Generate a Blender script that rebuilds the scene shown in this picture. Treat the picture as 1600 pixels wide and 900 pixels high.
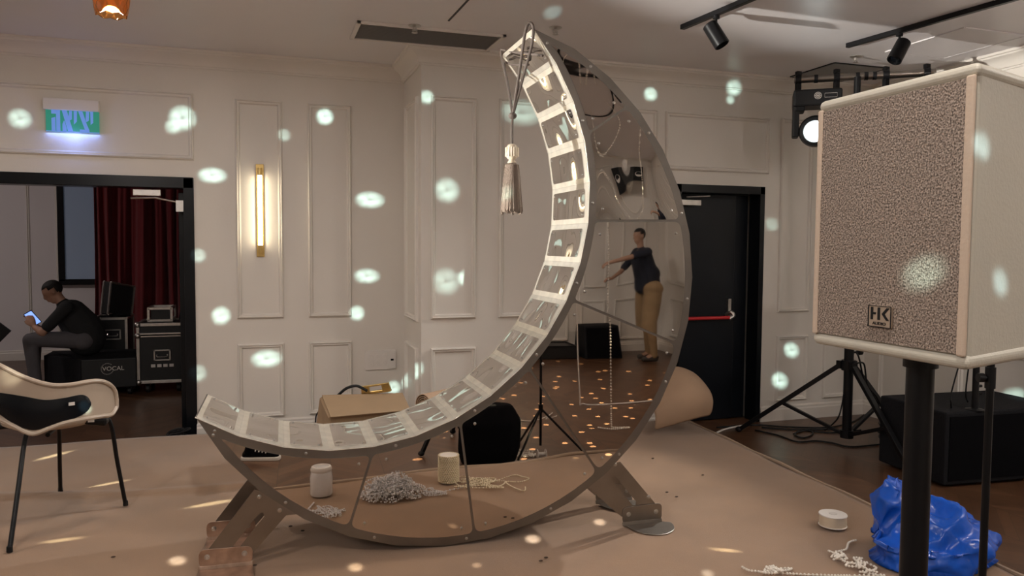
import bpy, bmesh, math, random
from mathutils import Vector, Matrix, Euler
random.seed(7)
for o in list(bpy.data.objects): bpy.data.objects.remove(o)
SC = bpy.context.scene; COL = SC.collection
V = Vector; PI = math.pi

# ------------------------------------------------------------ camera
FPX, EYE, YAW, HC = 1200.0, 1.6, math.radians(18.2), 385.0
ROLL = math.atan(.0067); PIT = math.atan((450-HC)/FPX)
F0 = V((math.sin(YAW), math.cos(YAW), 0)); R0 = V((math.cos(YAW), -math.sin(YAW), 0)); UP = V((0, 0, 1))
CF = F0*math.cos(PIT)-UP*math.sin(PIT); CU0 = UP*math.cos(PIT)+F0*math.sin(PIT)
CR = R0*math.cos(ROLL)+CU0*math.sin(ROLL); CU = CU0*math.cos(ROLL)-R0*math.sin(ROLL)
CP = V((0, 0, EYE))
cam = bpy.data.cameras.new('camera'); cam.sensor_width = 36; cam.lens = 36*FPX/1600; cam.clip_start = .05
co = bpy.data.objects.new('camera', cam); COL.objects.link(co)
mw = Matrix((CR, CU, -CF)).transposed().to_4x4(); mw.translation = CP; co.matrix_world = mw
SC.camera = co
def ray(px, py): return CF+CR*((px-800)/FPX)-CU*((py-450)/FPX)
def onZ(px, py, z): d = ray(px, py); return CP+d*((z-EYE)/d.z)
def onY(px, py, y): d = ray(px, py); return CP+d*(y/d.y)
def onX(px, py, x): d = ray(px, py); return CP+d*(x/d.x)
def onP(px, py, P, n): d = ray(px, py); return CP+d*((P-CP).dot(n)/d.dot(n))

# ------------------------------------------------------------ look
vs = SC.view_settings; vs.view_transform = 'Standard'; vs.look = 'None'; vs.gamma = 1; vs.use_curve_mapping = False
vs.exposure = -0.80
w = bpy.data.worlds.new('room'); SC.world = w; w.use_nodes = True
w.node_tree.nodes['Background'].inputs[0].default_value = (.8, .72, .66, 1); w.node_tree.nodes['Background'].inputs[1].default_value = .07

YA, YB, XR, XW, XL, YR, CEIL = 6.69, 5.95, 1.205, 5.55, -5.2, -3.75, 3.125
ST = .12                                                     # stage height

def light(name, kind, loc, target, energy, color, parent=None, **kw):
    l = bpy.data.lights.new(name, kind); l.energy = energy; l.color = color
    for k, v in kw.items(): setattr(l, k, v)
    o = bpy.data.objects.new(name, l); COL.objects.link(o); o.location = loc
    if target is not None: o.rotation_euler = (V(target)-V(loc)).to_track_quat('-Z', 'Y').to_euler()
    if parent:
        o.parent = parent; o.matrix_parent_inverse = Matrix.Translation(parent.location).inverted()
    return o

# ------------------------------------------------------------ materials
MT = {}
def mat(name, color, rough=.5, metal=0, noise=0, nscale=8, bump=0, bscale=40, emis=None, estr=0, coat=0, spec=.5, bdetail=3, trans=0, ior=1.45, sheen=0, col2=None, stretch=None, bdist=.01):
    m = bpy.data.materials.new(name); m.use_nodes = True; nt = m.node_tree; b = nt.nodes['Principled BSDF']
    b.inputs['Base Color'].default_value = (*color, 1); b.inputs['Roughness'].default_value = rough; b.inputs['Metallic'].default_value = metal
    b.inputs['Coat Weight'].default_value = coat; b.inputs['Specular IOR Level'].default_value = spec
    b.inputs['Transmission Weight'].default_value = trans; b.inputs['IOR'].default_value = ior; b.inputs['Sheen Weight'].default_value = sheen
    if emis: b.inputs['Emission Color'].default_value = (*emis, 1); b.inputs['Emission Strength'].default_value = estr
    tc = nt.nodes.new('ShaderNodeTexCoord'); vec = tc.outputs['Object']
    if stretch:
        mp = nt.nodes.new('ShaderNodeMapping'); mp.inputs['Scale'].default_value = stretch; nt.links.new(vec, mp.inputs[0]); vec = mp.outputs[0]
    if noise:
        n = nt.nodes.new('ShaderNodeTexNoise'); n.inputs['Scale'].default_value = nscale; n.inputs['Detail'].default_value = 5; nt.links.new(vec, n.inputs[0])
        r = nt.nodes.new('ShaderNodeValToRGB'); r.color_ramp.elements[0].position = .3; r.color_ramp.elements[1].position = .7
        c2 = col2 or tuple(min(1, c*(1+noise)) for c in color); c1 = tuple(c*(1-noise) for c in color) if not col2 else color
        r.color_ramp.elements[0].color = (*c1, 1); r.color_ramp.elements[1].color = (*c2, 1)
        nt.links.new(n.outputs[0], r.inputs[0]); nt.links.new(r.outputs[0], b.inputs['Base Color'])
    if bump:
        n = nt.nodes.new('ShaderNodeTexNoise'); n.inputs['Scale'].default_value = bscale; n.inputs['Detail'].default_value = bdetail; nt.links.new(vec, n.inputs[0])
        bp = nt.nodes.new('ShaderNodeBump'); bp.inputs['Strength'].default_value = bump; bp.inputs['Distance'].default_value = bdist
        nt.links.new(n.outputs[0], bp.inputs['Height']); nt.links.new(bp.outputs[0], b.inputs['Normal'])
    MT[name] = m; return m
mat('wall_paint', (.70, .655, .60), .42, noise=.02, nscale=2, bump=.05, bscale=60)
mat('ceiling_paint', (.72, .69, .70), .38, noise=.02, nscale=1.5)
mat('far_wall_paint', (.70, .66, .66), .6)
mat('carpet', (.245, .138, .070), .95, noise=.10, nscale=3.5, bump=.35, bscale=300, sheen=.3)
mat('carpet_edge', (.34, .25, .18), .9, bump=.3, bscale=200)
mat('stage_black', (.01, .009, .008), .8)
mat('steel', (.29, .26, .23), .33, 1, noise=.12, nscale=6, bump=.03, bscale=200)
mat('steel_side', (.24, .218, .195), .42, 1, noise=.12, nscale=5)
mat('galvanised', (.90, .87, .79), .36, .85, noise=.10, nscale=14)
mat('mirror_plate', (.82, .80, .77), .02, 1, bump=.9, bscale=4.5, bdist=.04, bdetail=0)
mat('mirror_flat', (.64, .575, .51), .015, 1, bump=.03, bscale=1.6, bdist=.03, bdetail=0)
mat('mirror_warped', (.74, .71, .67), .02, 1, bump=.8, bscale=3.2, bdist=.045, bdetail=0)
mat('mirror_rippled', (.72, .69, .65), .02, 1, bump=.10, bscale=2.4, bdist=.04, bdetail=0)
mat('pinkish_steel', (.46, .34, .27), .34, 1, noise=.3, nscale=14)  # steel with its pinkish brown reflection put into the colour
mat('screw_steel', (.55, .53, .50), .3, 1)
mat('black_metal', (.007, .007, .008), .36, .0, spec=.28)
mat('black_gloss', (.004, .005, .007), .25, spec=.3)
mat('black_door', (.005, .007, .011), .4, spec=.35, noise=.2, nscale=3)
mat('black_fabric', (.003, .003, .004), .95, spec=.1, bump=.3, bscale=300)
mat('black_plastic', (.008, .008, .009), .5, spec=.3)
mat('case_laminate', (.006, .006, .007), .45, bump=.1, bscale=300)
mat('padded_black', (.012, .012, .014), .85, spec=.15, bump=.4, bscale=60)
mat('aluminium', (.52, .49, .46), .35, 1, noise=.1, nscale=20)
mat('red_bar', (.55, .03, .035), .35)
mat('brass', (.60, .42, .16), .28, 1, noise=.15, nscale=30)
mat('cardboard', (.30, .20, .115), .85, noise=.06, nscale=5)
mat('kraft_paper', (.40, .27, .18), .85, noise=.08, nscale=3, bump=.3, bscale=8)
mat('white_plastic', (.72, .68, .64), .4)
mat('dark_grey_vent', (.26, .25, .24), .6)
mat('shell_plastic', (.40, .32, .25), .38)
mat('speaker_paint', (.55, .52, .44), .45, bump=.1, bscale=120)
mat('speaker_edge', (.58, .46, .36), .5, bump=.1, bscale=120)
mat('curtain_fabric', (.17, .016, .020), .85, sheen=.2, bump=.2, bscale=200)
mat('window_glass', (.30, .36, .46), .08, 0, emis=(.25, .32, .45), estr=.12)
mat('blue_plastic', (.005, .085, .52), .24, noise=.25, nscale=6, bump=.4, bscale=9, trans=.08)
mat('skin', (.40, .22, .15), .55)
mat('skin_tan', (.33, .19, .13), .55)
mat('hair', (.012, .010, .009), .7, bump=.5, bscale=80)
mat('black_shirt', (.012, .012, .013), .9)
mat('navy_shirt', (.012, .014, .025), .9)
mat('khaki', (.26, .17, .09), .9, noise=.1)
mat('grey_trouser', (.085, .078, .085), .9, noise=.1)
mat('shoe_rubber', (.05, .04, .035), .7)
mat('white_rubber', (.65, .62, .58), .6)
mat('amber_glass', (.95, .50, .18), .04, 0, trans=1, emis=(1, .32, .05), estr=.03)
mat('amber_glow', (1, .5, .1), .5, emis=(1, .45, .10), estr=3)
mat('tube_glow', (1, .95, .8), .3, emis=(1, .88, .64), estr=26)
mat('lamp_glow', (1, 1, 1), .3, emis=(.86, 1, 1), estr=30)
mat('added_lamp_glow', (1, .9, .8), .3, emis=(1, .86, .70), estr=6)
mat('sign_green', (.01, .08, .06), .4, emis=(.035, .42, .27), estr=.75)
mat('sign_blue', (.03, .05, .10), .4, emis=(.20, .40, 1), estr=.95)
mat('phone_screen', (.3, .5, 1), .2, emis=(.25, .42, 1), estr=2.0)
mat('pearl', (.80, .74, .66), .22, coat=.6)
mat('pearl_cream', (.78, .70, .52), .22, coat=.6)
mat('crystal', (.88, .87, .88), .06, 0, trans=.25, ior=1.5, coat=.5)
mat('satin', (.75, .66, .52), .3, .3)
mat('tassel_thread', (.25, .19, .15), .8, bump=.8, bscale=60, stretch=(14, 14, .6))
mat('cord', (.085, .065, .055), .7)
mat('logo_grey', (.62, .58, .54), .5)
mat('logo_plate', (.52, .42, .33), .4, .6)
mat('debris', (.05, .03, .02), .9)

def parquet():
    m = bpy.data.materials.new('parquet'); m.use_nodes = True; nt = m.node_tree; N = nt.nodes; L = nt.links; b = N['Principled BSDF']
    tc = N.new('ShaderNodeTexCoord'); sp = N.new('ShaderNodeSeparateXYZ'); L.new(tc.outputs['Object'], sp.inputs[0])
    def mth(op, a, bb=None):
        n = N.new('ShaderNodeMath'); n.operation = op
        for i, v in enumerate((a, bb)):
            if v is None: continue
            if isinstance(v, (int, float)): n.inputs[i].default_value = v
            else: L.new(v, n.inputs[i])
        return n.outputs[0]
    wdt, pw = .36, .09
    u = mth('DIVIDE', sp.outputs[0], wdt); col = mth('FLOOR', u); tri = mth('PINGPONG', sp.outputs[0], wdt)
    v = mth('DIVIDE', mth('ADD', sp.outputs[1], tri), pw); row = mth('FLOOR', v)
    cx = N.new('ShaderNodeCombineXYZ'); L.new(col, cx.inputs[0]); L.new(row, cx.inputs[1])
    wn = N.new('ShaderNodeTexWhiteNoise'); wn.noise_dimensions = '2D'; L.new(cx.outputs[0], wn.inputs[0])
    no = N.new('ShaderNodeTexNoise'); no.inputs['Scale'].default_value = 14; no.inputs['Detail'].default_value = 6; L.new(tc.outputs['Object'], no.inputs[0])
    f = mth('ADD', mth('MULTIPLY', wn.outputs[0], .6), mth('MULTIPLY', no.outputs[0], .5))
    r = N.new('ShaderNodeValToRGB'); r.color_ramp.elements[0].color = (.045, .020, .010, 1); r.color_ramp.elements[1].color = (.135, .066, .034, 1); L.new(f, r.inputs[0])
    gap = mth('ADD', mth('LESS_THAN', mth('FRACT', v), .035), mth('LESS_THAN', mth('FRACT', u), .012))
    mx = N.new('ShaderNodeMix'); mx.data_type = 'RGBA'; L.new(gap, mx.inputs[0]); L.new(r.outputs[0], mx.inputs[6]); mx.inputs[7].default_value = (.03, .014, .007, 1)
    L.new(mx.outputs[2], b.inputs['Base Color']); b.inputs['Roughness'].default_value = .33
    MT['parquet'] = m
parquet()
def grille_mat():
    m = bpy.data.materials.new('grille_foam'); m.use_nodes = True; nt = m.node_tree; N = nt.nodes; L = nt.links; b = N['Principled BSDF']
    tc = N.new('ShaderNodeTexCoord'); n = N.new('ShaderNodeTexVoronoi'); n.inputs['Scale'].default_value = 210; L.new(tc.outputs['Object'], n.inputs[0])
    n2 = N.new('ShaderNodeTexNoise'); n2.inputs['Scale'].default_value = 260; n2.inputs['Detail'].default_value = 2; L.new(tc.outputs['Object'], n2.inputs[0])
    r = N.new('ShaderNodeValToRGB'); r.color_ramp.elements[0].position = .38; r.color_ramp.elements[1].position = .62
    r.color_ramp.elements[0].color = (.095, .070, .055, 1); r.color_ramp.elements[1].color = (.42, .335, .275, 1)
    L.new(n2.outputs[0], r.inputs[0]); L.new(r.outputs[0], b.inputs['Base Color'])
    bp = N.new('ShaderNodeBump'); bp.inputs['Strength'].default_value = .35; bp.inputs['Distance'].default_value = .004; L.new(n.outputs[0], bp.inputs['Height']); L.new(bp.outputs[0], b.inputs['Normal'])
    b.inputs['Roughness'].default_value = .6; MT['grille_foam'] = m
grille_mat()

# ------------------------------------------------------------ mesh helpers
def BM(): return bmesh.new()
def thing(name, label, cat, loc=(0, 0, 0), rz=0, group=None):
    o = bpy.data.objects.new(name, None); COL.objects.link(o); o.empty_display_size = .1
    o.location = loc; o.rotation_euler = (0, 0, rz); o['label'] = label; o['category'] = cat
    if group: o['group'] = group
    return o
def xf(root): return Matrix.Translation(root.location) @ root.rotation_euler.to_matrix().to_4x4()
def obj(name, bm, m, parent=None, world=False, smooth=False, bevel=0, label=None, seg=2):
    bmesh.ops.recalc_face_normals(bm, faces=bm.faces[:])
    if smooth:
        for f in bm.faces: f.smooth = True
        for e in bm.edges:
            if len(e.link_faces) == 2 and e.calc_face_angle(0) > math.radians(38): e.smooth = False
    me = bpy.data.meshes.new(name); bm.to_mesh(me); bm.free()
    mm = m if isinstance(m, (list, tuple)) else [m]
    for x in mm: me.materials.append(MT[x])
    o = bpy.data.objects.new(name, me); COL.objects.link(o)
    if parent:
        o.parent = parent
        if world:
            p = parent; M = Matrix.Identity(4)
            chain = []
            while p: chain.append(p); p = p.parent
            for q in reversed(chain): M = M @ q.matrix_parent_inverse @ xf(q)
            o.matrix_parent_inverse = M.inverted()
    if bevel:
        b = o.modifiers.new('bevel', 'BEVEL'); b.width = bevel; b.segments = seg; b.limit_method = 'ANGLE'
    if label: o['label'] = label
    return o
def tag(o, label, cat, group=None, kind=None):
    if label: o['label'] = label
    if cat: o['category'] = cat
    if group: o['group'] = group
    if kind: o['kind'] = kind
    return o
def struct(name, bm, m, label=None, **k):
    o = obj(name, bm, m, **k); o['kind'] = 'structure'
    if label: o['label'] = label
    o['category'] = name.rsplit('_', 1)[0] if '_' in name else name
    return o
def dup(root, loc=None, rz=None, label=None):
    r = root.copy(); COL.objects.link(r)
    if loc is not None: r.location = loc
    if rz is not None: r.rotation_euler = (0, 0, rz)
    if label: r['label'] = label
    for ch in list(root.children):
        if ch.type == 'LIGHT': continue
        c = ch.copy(); COL.objects.link(c); c.parent = r
        for g in list(ch.children): d = g.copy(); COL.objects.link(d); d.parent = c
    return r
def box(bm, c, s, M=None):
    r = bmesh.ops.create_cube(bm, size=1)
    for v in r['verts']:
        v.co = V((v.co.x*s[0], v.co.y*s[1], v.co.z*s[2]))
        if M: v.co = M @ v.co
        v.co += V(c)
    return r['verts']
def hexa(bm, p):      # 8 points bottom 4 then top 4
    vs = [bm.verts.new(V(q)) for q in p]
    for f in ((0, 3, 2, 1), (4, 5, 6, 7), (0, 1, 5, 4), (1, 2, 6, 5), (2, 3, 7, 6), (3, 0, 4, 7)): bm.faces.new([vs[i] for i in f])
def frame_of(d):
    d = d.normalized(); a = V((0, 0, 1)) if abs(d.z) < .9 else V((1, 0, 0))
    x = d.cross(a).normalized(); return x, d.cross(x).normalized()
def cyl(bm, p0, p1, r0, r1=None, seg=16, cap=True):
    p0, p1 = V(p0), V(p1); r1 = r0 if r1 is None else r1; x, y = frame_of(p1-p0)
    a = [bm.verts.new(p0+(x*math.cos(t)+y*math.sin(t))*r0) for t in [2*PI*i/seg for i in range(seg)]]
    b = [bm.verts.new(p1+(x*math.cos(t)+y*math.sin(t))*r1) for t in [2*PI*i/seg for i in range(seg)]]
    for i in range(seg): bm.faces.new((a[i], a[(i+1) % seg], b[(i+1) % seg], b[i]))
    if cap: bm.faces.new(a[::-1]); bm.faces.new(b)
def lathe(bm, prof, c=(0, 0, 0), seg=24, M=None):
    rings = []
    for r, z in prof:
        ring = []
        for i in range(seg):
            t = 2*PI*i/seg; q = V((max(r, 1e-4)*math.cos(t), max(r, 1e-4)*math.sin(t), z))
            if M: q = M @ q
            ring.append(bm.verts.new(q+V(c)))
        rings.append(ring)
    for a, b in zip(rings, rings[1:]):
        for i in range(seg): bm.faces.new((a[i], a[(i+1) % seg], b[(i+1) % seg], b[i]))
    bm.faces.new(rings[0][::-1]); bm.faces.new(rings[-1])
def smoothpath(pts, n=8):
    P = [V(p) for p in pts]; out = []
    for i in range(len(P)-1):
        p0 = P[max(i-1, 0)]; p1 = P[i]; p2 = P[i+1]; p3 = P[min(i+2, len(P)-1)]
        for k in range(n):
            t = k/n; out.append(.5*((2*p1)+(p2-p0)*t+(2*p0-5*p1+4*p2-p3)*t*t+(3*p1-p0-3*p2+p3)*t**3))
    out.append(P[-1]); return out
def tube(bm, pts, r, seg=8, close=False):
    pts = [V(p) for p in pts]; rings = []; n = len(pts); rr = r if isinstance(r, (list, tuple)) else [r]*n
    d = (pts[1]-pts[0]).normalized(); x, y = frame_of(d)
    for i, p in enumerate(pts):
        if close: d = (pts[(i+1) % n]-pts[i-1]).normalized()
        else: d = (pts[min(i+1, n-1)]-pts[max(i-1, 0)]).normalized()
        x = (x-d*x.dot(d)).normalized(); y = d.cross(x)
        rings.append([bm.verts.new(p+(x*math.cos(2*PI*k/seg)+y*math.sin(2*PI*k/seg))*rr[i]) for k in range(seg)])
    m = n if close else n-1
    for i in range(m):
        a, b = rings[i], rings[(i+1) % n]
        for k in range(seg): bm.faces.new((a[k], a[(k+1) % seg], b[(k+1) % seg], b[k]))
    if not close: bm.faces.new(rings[0][::-1]); bm.faces.new(rings[-1])
def prism(bm, pts, O, ux, uy, un, t):   # polygon pts (u,v) in plane, thickness t along un
    a = [bm.verts.new(O+ux*p[0]+uy*p[1]) for p in pts]; b = [bm.verts.new(O+ux*p[0]+uy*p[1]+un*t) for p in pts]
    bm.faces.new(a); bm.faces.new(b[::-1]); n = len(pts)
    for i in range(n): bm.faces.new((a[i], b[i], b[(i+1) % n], a[(i+1) % n]))
def sph(bm, c, r, u=12, v=8, s=(1, 1, 1)):
    c = V(c); N_ = bm.verts.new; F_ = bm.faces.new
    top = N_(c+V((0, 0, r*s[2]))); bot = N_(c-V((0, 0, r*s[2]))); rings = []
    for j in range(1, v):
        a = PI*j/v; z = r*math.cos(a)*s[2]; rr = r*math.sin(a)
        rings.append([N_((c.x+rr*math.cos(2*PI*i/u)*s[0], c.y+rr*math.sin(2*PI*i/u)*s[1], c.z+z)) for i in range(u)])
    for i in range(u):
        k = (i+1) % u; F_((top, rings[0][i], rings[0][k])); F_((bot, rings[-1][k], rings[-1][i]))
        for a, b in zip(rings, rings[1:]): F_((a[i], b[i], b[k], a[k]))
def roundpoly(pts, rad, n=6):
    out = []; N = len(pts)
    for i in range(N):
        p = V((*pts[i], 0)); a = V((*pts[i-1], 0)); b = V((*pts[(i+1) % N], 0)); da = a-p; db = b-p
        ang = da.angle(db, PI)
        if ang > math.radians(150) or rad == 0: out.append((p.x, p.y)); continue
        d = min(rad/math.tan(ang/2), da.length*.48, db.length*.48); s = p+da.normalized()*d; e = p+db.normalized()*d
        for k in range(n+1):
            t = k/n; q = s*(1-t)**2+p*2*t*(1-t)+e*t*t; out.append((q.x, q.y))
    return out
def capsule(bm, p0, p1, r0, r1):
    cyl(bm, p0, p1, r0, r1, 14); sph(bm, p0, r0, 14, 10); sph(bm, p1, r1, 14, 10)
def remesh(bm, voxel, smooth_it=4):
    bmesh.ops.recalc_face_normals(bm, faces=bm.faces[:])
    me = bpy.data.meshes.new('t'); bm.to_mesh(me); bm.free(); o = bpy.data.objects.new('t', me); COL.objects.link(o)
    r = o.modifiers.new('r', 'REMESH'); r.mode = 'VOXEL'; r.voxel_size = voxel
    if smooth_it: s = o.modifiers.new('s', 'SMOOTH'); s.factor = .5; s.iterations = smooth_it
    dg = bpy.context.evaluated_depsgraph_get(); e = o.evaluated_get(dg); m2 = bpy.data.meshes.new_from_object(e)
    b = bmesh.new(); b.from_mesh(m2); bpy.data.objects.remove(o); return b
def textbm(txt, size, O, ux, uy, un, t=.002):
    c = bpy.data.curves.new('t', 'FONT'); c.body = txt; c.size = size; c.align_x = 'CENTER'; c.align_y = 'CENTER'
    o = bpy.data.objects.new('t', c); COL.objects.link(o); dg = bpy.context.evaluated_depsgraph_get()
    me = bpy.data.meshes.new_from_object(o.evaluated_get(dg)); b = bmesh.new(); b.from_mesh(me); bpy.data.objects.remove(o)
    r = bmesh.ops.extrude_face_region(b, geom=b.faces[:]); nv = {v for v in r['geom'] if isinstance(v, bmesh.types.BMVert)}
    for v in b.verts:
        q = v.co.copy(); v.co = O+ux*q.x+uy*q.y+(un*t if v in nv else un*0)
    return b

X, Y, Z = V((1, 0, 0)), V((0, 1, 0)), V((0, 0, 1))

# ------------------------------------------------------------ room shell
def quadbox(x0, x1, y0, y1, z0, z1): 
    b = BM(); box(b, ((x0+x1)/2, (y0+y1)/2, (z0+z1)/2), (x1-x0, y1-y0, z1-z0)); return b
def addbox(b, x0, x1, y0, y1, z0, z1): box(b, ((x0+x1)/2, (y0+y1)/2, (z0+z1)/2), (x1-x0, y1-y0, z1-z0))
struct('floor', quadbox(-6.5, XW+.2, YR-.2, 12.2, -.1, 0), 'parquet', 'brown chevron parquet floor')
struct('ceiling', quadbox(-6.5, XW+.2, YR-.2, 12.2, CEIL, CEIL+.1), 'ceiling_paint', 'off-white ceiling')
DJ, DT = -.50, 2.13            # left doorway right jamb and head
DL = -3.3
b = BM(); addbox(b, DJ, XR, YA, YA+.16, 0, CEIL); addbox(b, DL, DJ, YA, YA+.16, DT, CEIL); addbox(b, -6.5, DL, YA, YA+.16, 0, CEIL)
struct('wall_back_left', b, 'wall_paint', 'white panelled wall with the wide black doorway')
RX0, RX1, RT = 3.46, 4.37, 2.155
b = BM(); addbox(b, XR, RX0, YB, YA+.16, 0, CEIL); addbox(b, RX0, RX1, YB, YB+.3, RT, CEIL); addbox(b, RX1, XW+.2, YB, YB+.3, 0, CEIL); addbox(b, RX0, RX1, YB+.3, YA+.16, 0, CEIL)
struct('wall_back_right', b, 'wall_paint', 'white panelled wall around the black fire door')
struct('wall_right', quadbox(XW, XW+.2, YR-.2, YB, 0, CEIL), 'wall_paint', 'white panelled right wall')
struct('wall_rear', quadbox(XL-.2, XW, YR-.2, YR, 0, CEIL), 'wall_paint', 'white panelled wall behind the viewer')
struct('wall_left', quadbox(XL-.2, XL, YR, YA, 0, CEIL), 'wall_paint', 'white left wall')
struct('wall_far_room', quadbox(-6.5, 1.4, 12.0, 12.2, 0, CEIL), 'far_wall_paint', 'white wall of the room beyond the doorway')
b = BM(); addbox(b, -6.5, -6.3, YA+.16, 12, 0, CEIL); addbox(b, .9, 1.1, YA+.16, 12, 0, CEIL)
struct('wall_far_room_side', b, 'far_wall_paint', 'side walls of the room beyond the doorway')

def sweep_line(bm, p0, p1, out, prof, m0=0, m1=0):
    # profile (o, z): offset outwards, height offset; m = mitre sign at each end
    d = (p1-p0).normalized(); A = []; B = []
    for o, z in prof:
        A.append(bm.verts.new(p0+out*o+Z*z+d*(m0*o))); B.append(bm.verts.new(p1+out*o+Z*z+d*(m1*o)))
    n = len(prof)
    for i in range(n): bm.faces.new((A[i], A[(i+1) % n], B[(i+1) % n], B[i]))
    bm.faces.new(A[::-1]); bm.faces.new(B)
CORN = [(0, -.125), (.014, -.125), (.016, -.113), (.026, -.108), (.030, -.094), (.044, -.068), (.075, -.046), (.105, -.034), (.110, -.022), (.122, -.018), (.125, 0), (0, 0)]
BASE = [(0, 0), (.022, 0), (.022, .10), (.016, .112), (.016, .128), (.006, .14), (0, .14)]
def zc(p): return V((p[0], p[1], CEIL-.001))
for i, (p0, p1, out, a, c, lb) in enumerate([
    ((XL, YA), (XR, YA), -Y, 1, -1, 'left back wall'), ((XR, YA), (XR, YB), -X, 1, 1, 'short return'), ((XR, YB), (XW, YB), -Y, -1, -1, 'right back wall'),
    ((XW, YB), (XW, YR), -X, 1, -1, 'right wall'), ((XW, YR), (XL, YR), Y, 1, -1, 'rear wall'), ((XL, YR), (XL, YA), X, 1, -1, 'left wall')]):
    b = BM(); sweep_line(b, zc(p0), zc(p1), out, CORN, a, c); struct('trim_%d' % (i+1), b, 'wall_paint', 'moulded cornice along the '+lb, smooth=True)
for nm, p0, p1, out in [('back_left', (DJ+.0, YA), (XR, YA), -Y), ('return', (XR, YA), (XR, YB), -X), ('back_right', (XR, YB), (RX0, YB), -Y), ('back_corner', (RX1, YB), (XW, YB), -Y),
                        ('right', (XW, YB), (XW, YR), -X), ('rear', (XW, YR), (XL, YR), Y), ('left', (XL, YR), (XL, YA), X), ('far_room', (-6.3, 12.0), (.9, 12.0), -Y)]:
    b = BM(); sweep_line(b, V((*p0, 0)), V((*p1, 0)), out, BASE); struct('baseboard_'+nm, b, 'wall_paint', 'white skirting board, '+nm.replace('_', ' '))
MOULD = [(.0, 0), (.003, .018), (.012, .026), (.018, .015), (.030, .015), (.036, .006), (.040, 0)]   # inward offset, height off wall
def panel(bm, O, ux, un, u0, u1, z0, z1):
    rings = []
    for (t, h) in MOULD:
        rings.append([bm.verts.new(O+ux*u+Z*z+un*h) for u, z in ((u0+t, z0+t), (u1-t, z0+t), (u1-t, z1-t), (u0+t, z1-t))])
    for a, c in zip(rings, rings[1:]):
        for i in range(4): bm.faces.new((a[i], a[(i+1) % 4], c[(i+1) % 4], c[i]))
def panels(num, lb, O, ux, un, L):
    b = BM()
    for q in L: panel(b, O, ux, un, *q)
    bmesh.ops.recalc_face_normals(b, faces=b.faces[:])
    struct('trim_%d' % num, b, 'wall_paint', lb)
W0 = V((0, YA, 0)); W1 = V((0, YB, 0))
HI, LO0, LO1 = (1.0, 2.79), .16, .78
panels(7, 'panel mouldings on the left back wall', W0, X, -Y, [(-3.3, -.49, 2.27, 2.80), (-.18, .19, .99, 2.78), (.39, .75, .99, 2.78), (-.18, .19, .16, .78), (.39, .75, .16, .78)])
panels(8, 'panel mouldings on the short return wall', V((XR, 0, 0)), Y, -X, [(YB+.12, YA-.12, .99, 2.78), (YB+.12, YA-.12, .16, .78)])
panels(9, 'panel mouldings on the right back wall', W1, X, -Y, [(1.28, 1.65, 1.02, 2.77), (1.84, 3.26, 1.02, 2.78), (3.34, 4.40, 2.27, 2.77), (1.28, 1.65, .16, .79), (1.84, 3.26, .16, .79),
    (4.53, 4.88, 1.01, 2.78), (4.53, 4.88, .18, .79), (5.06, 5.41, 1.01, 2.78), (5.06, 5.41, .18, .79)])
L = []
y = YB-.2
while y > YR+.5: L += [(y-.62, y, 1.01, 2.78), (y-.62, y, .18, .79)]; y -= .86
panels(10, 'panel mouldings on the right wall', V((XW, 0, 0)), Y, -X, L)
L = []; x = XW-.25
while x > XL+.6: L += [(x-.42, x, 1.01, 2.78), (x-.42, x, .18, .79)]; x -= .62
panels(11, 'panel mouldings on the rear wall', V((0, YR, 0)), X, Y, L)
panels(12, 'panel mouldings in the room beyond', V((0, 12.0, 0)), X, -Y, [(-6.0, -3.35, .4, 2.9), (-3.0, -2.62, .3, 2.9)])

# left doorway: black frame, open leaf, closer
b = BM(); fy0, fy1 = YA-.012, YA+.17
addbox(b, DL, DJ, fy0, fy1, DT-.085, DT+.004); addbox(b, DJ-.075, DJ+.004, fy0, fy1, 0, DT); addbox(b, DL, DL+.07, fy0, fy1, 0, DT)
fr = struct('door_1', b, 'black_gloss', 'black frame of the wide left doorway with an open leaf', bevel=.004)
b = BM(); M = Matrix.Rotation(math.radians(96), 3, 'Z')
box(b, (DJ-.10, YA+.60, 1.02), (.05, .92, 2.0)); obj('door_leaf', b, 'black_gloss', fr, world=True, bevel=.004)
b = BM(); addbox(b, DJ-.44, DJ-.24, YA+.0, YA+.04, DT-.15, DT-.10); obj('closer_body', b, 'aluminium', fr, world=True, bevel=.004)
b = BM(); tube(b, [(DJ-.46, YA+.03, DT-.17), (DJ-.28, YA-.01, DT-.165), (DJ-.10, YA+.02, DT-.20)], .008); addbox(b, DJ-.13, DJ-.07, YA-.0, YA+.03, DT-.27, DT-.18); obj('closer_arm', b, 'aluminium', fr, world=True)

# right fire door
b = BM(); addbox(b, RX0, RX1, YB-.006, YB+.16, RT-.07, RT); addbox(b, RX1-.05, RX1, YB-.006, YB+.16, 0, RT); addbox(b, RX0, RX0+.05, YB-.006, YB+.16, 0, RT)
d2 = struct('door_2', b, 'black_gloss', 'black fire door with a red push bar', bevel=.003)
b = BM(); addbox(b, RX0+.05, RX1-.19, YB+.17, YB+.215, .01, RT-.07); obj('door_leaf', b, 'black_door', d2, world=True, bevel=.004)
b = BM(); addbox(b, RX1-.185, RX1-.05, YB+.18, YB+.225, .01, RT-.07); obj('door_side_leaf', b, 'black_door', d2, world=True, bevel=.004)
def py_(px, py, y): return onY(px, py, y)
pb = py_(1120, 497, YB+.10)
b = BM(); cyl(b, (RX0+.10, YB+.11, pb.z), (RX1-.27, YB+.11, pb.z), .016); obj('push_bar', b, 'red_bar', d2, world=True, smooth=True, label='red push bar')
b = BM()
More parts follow.
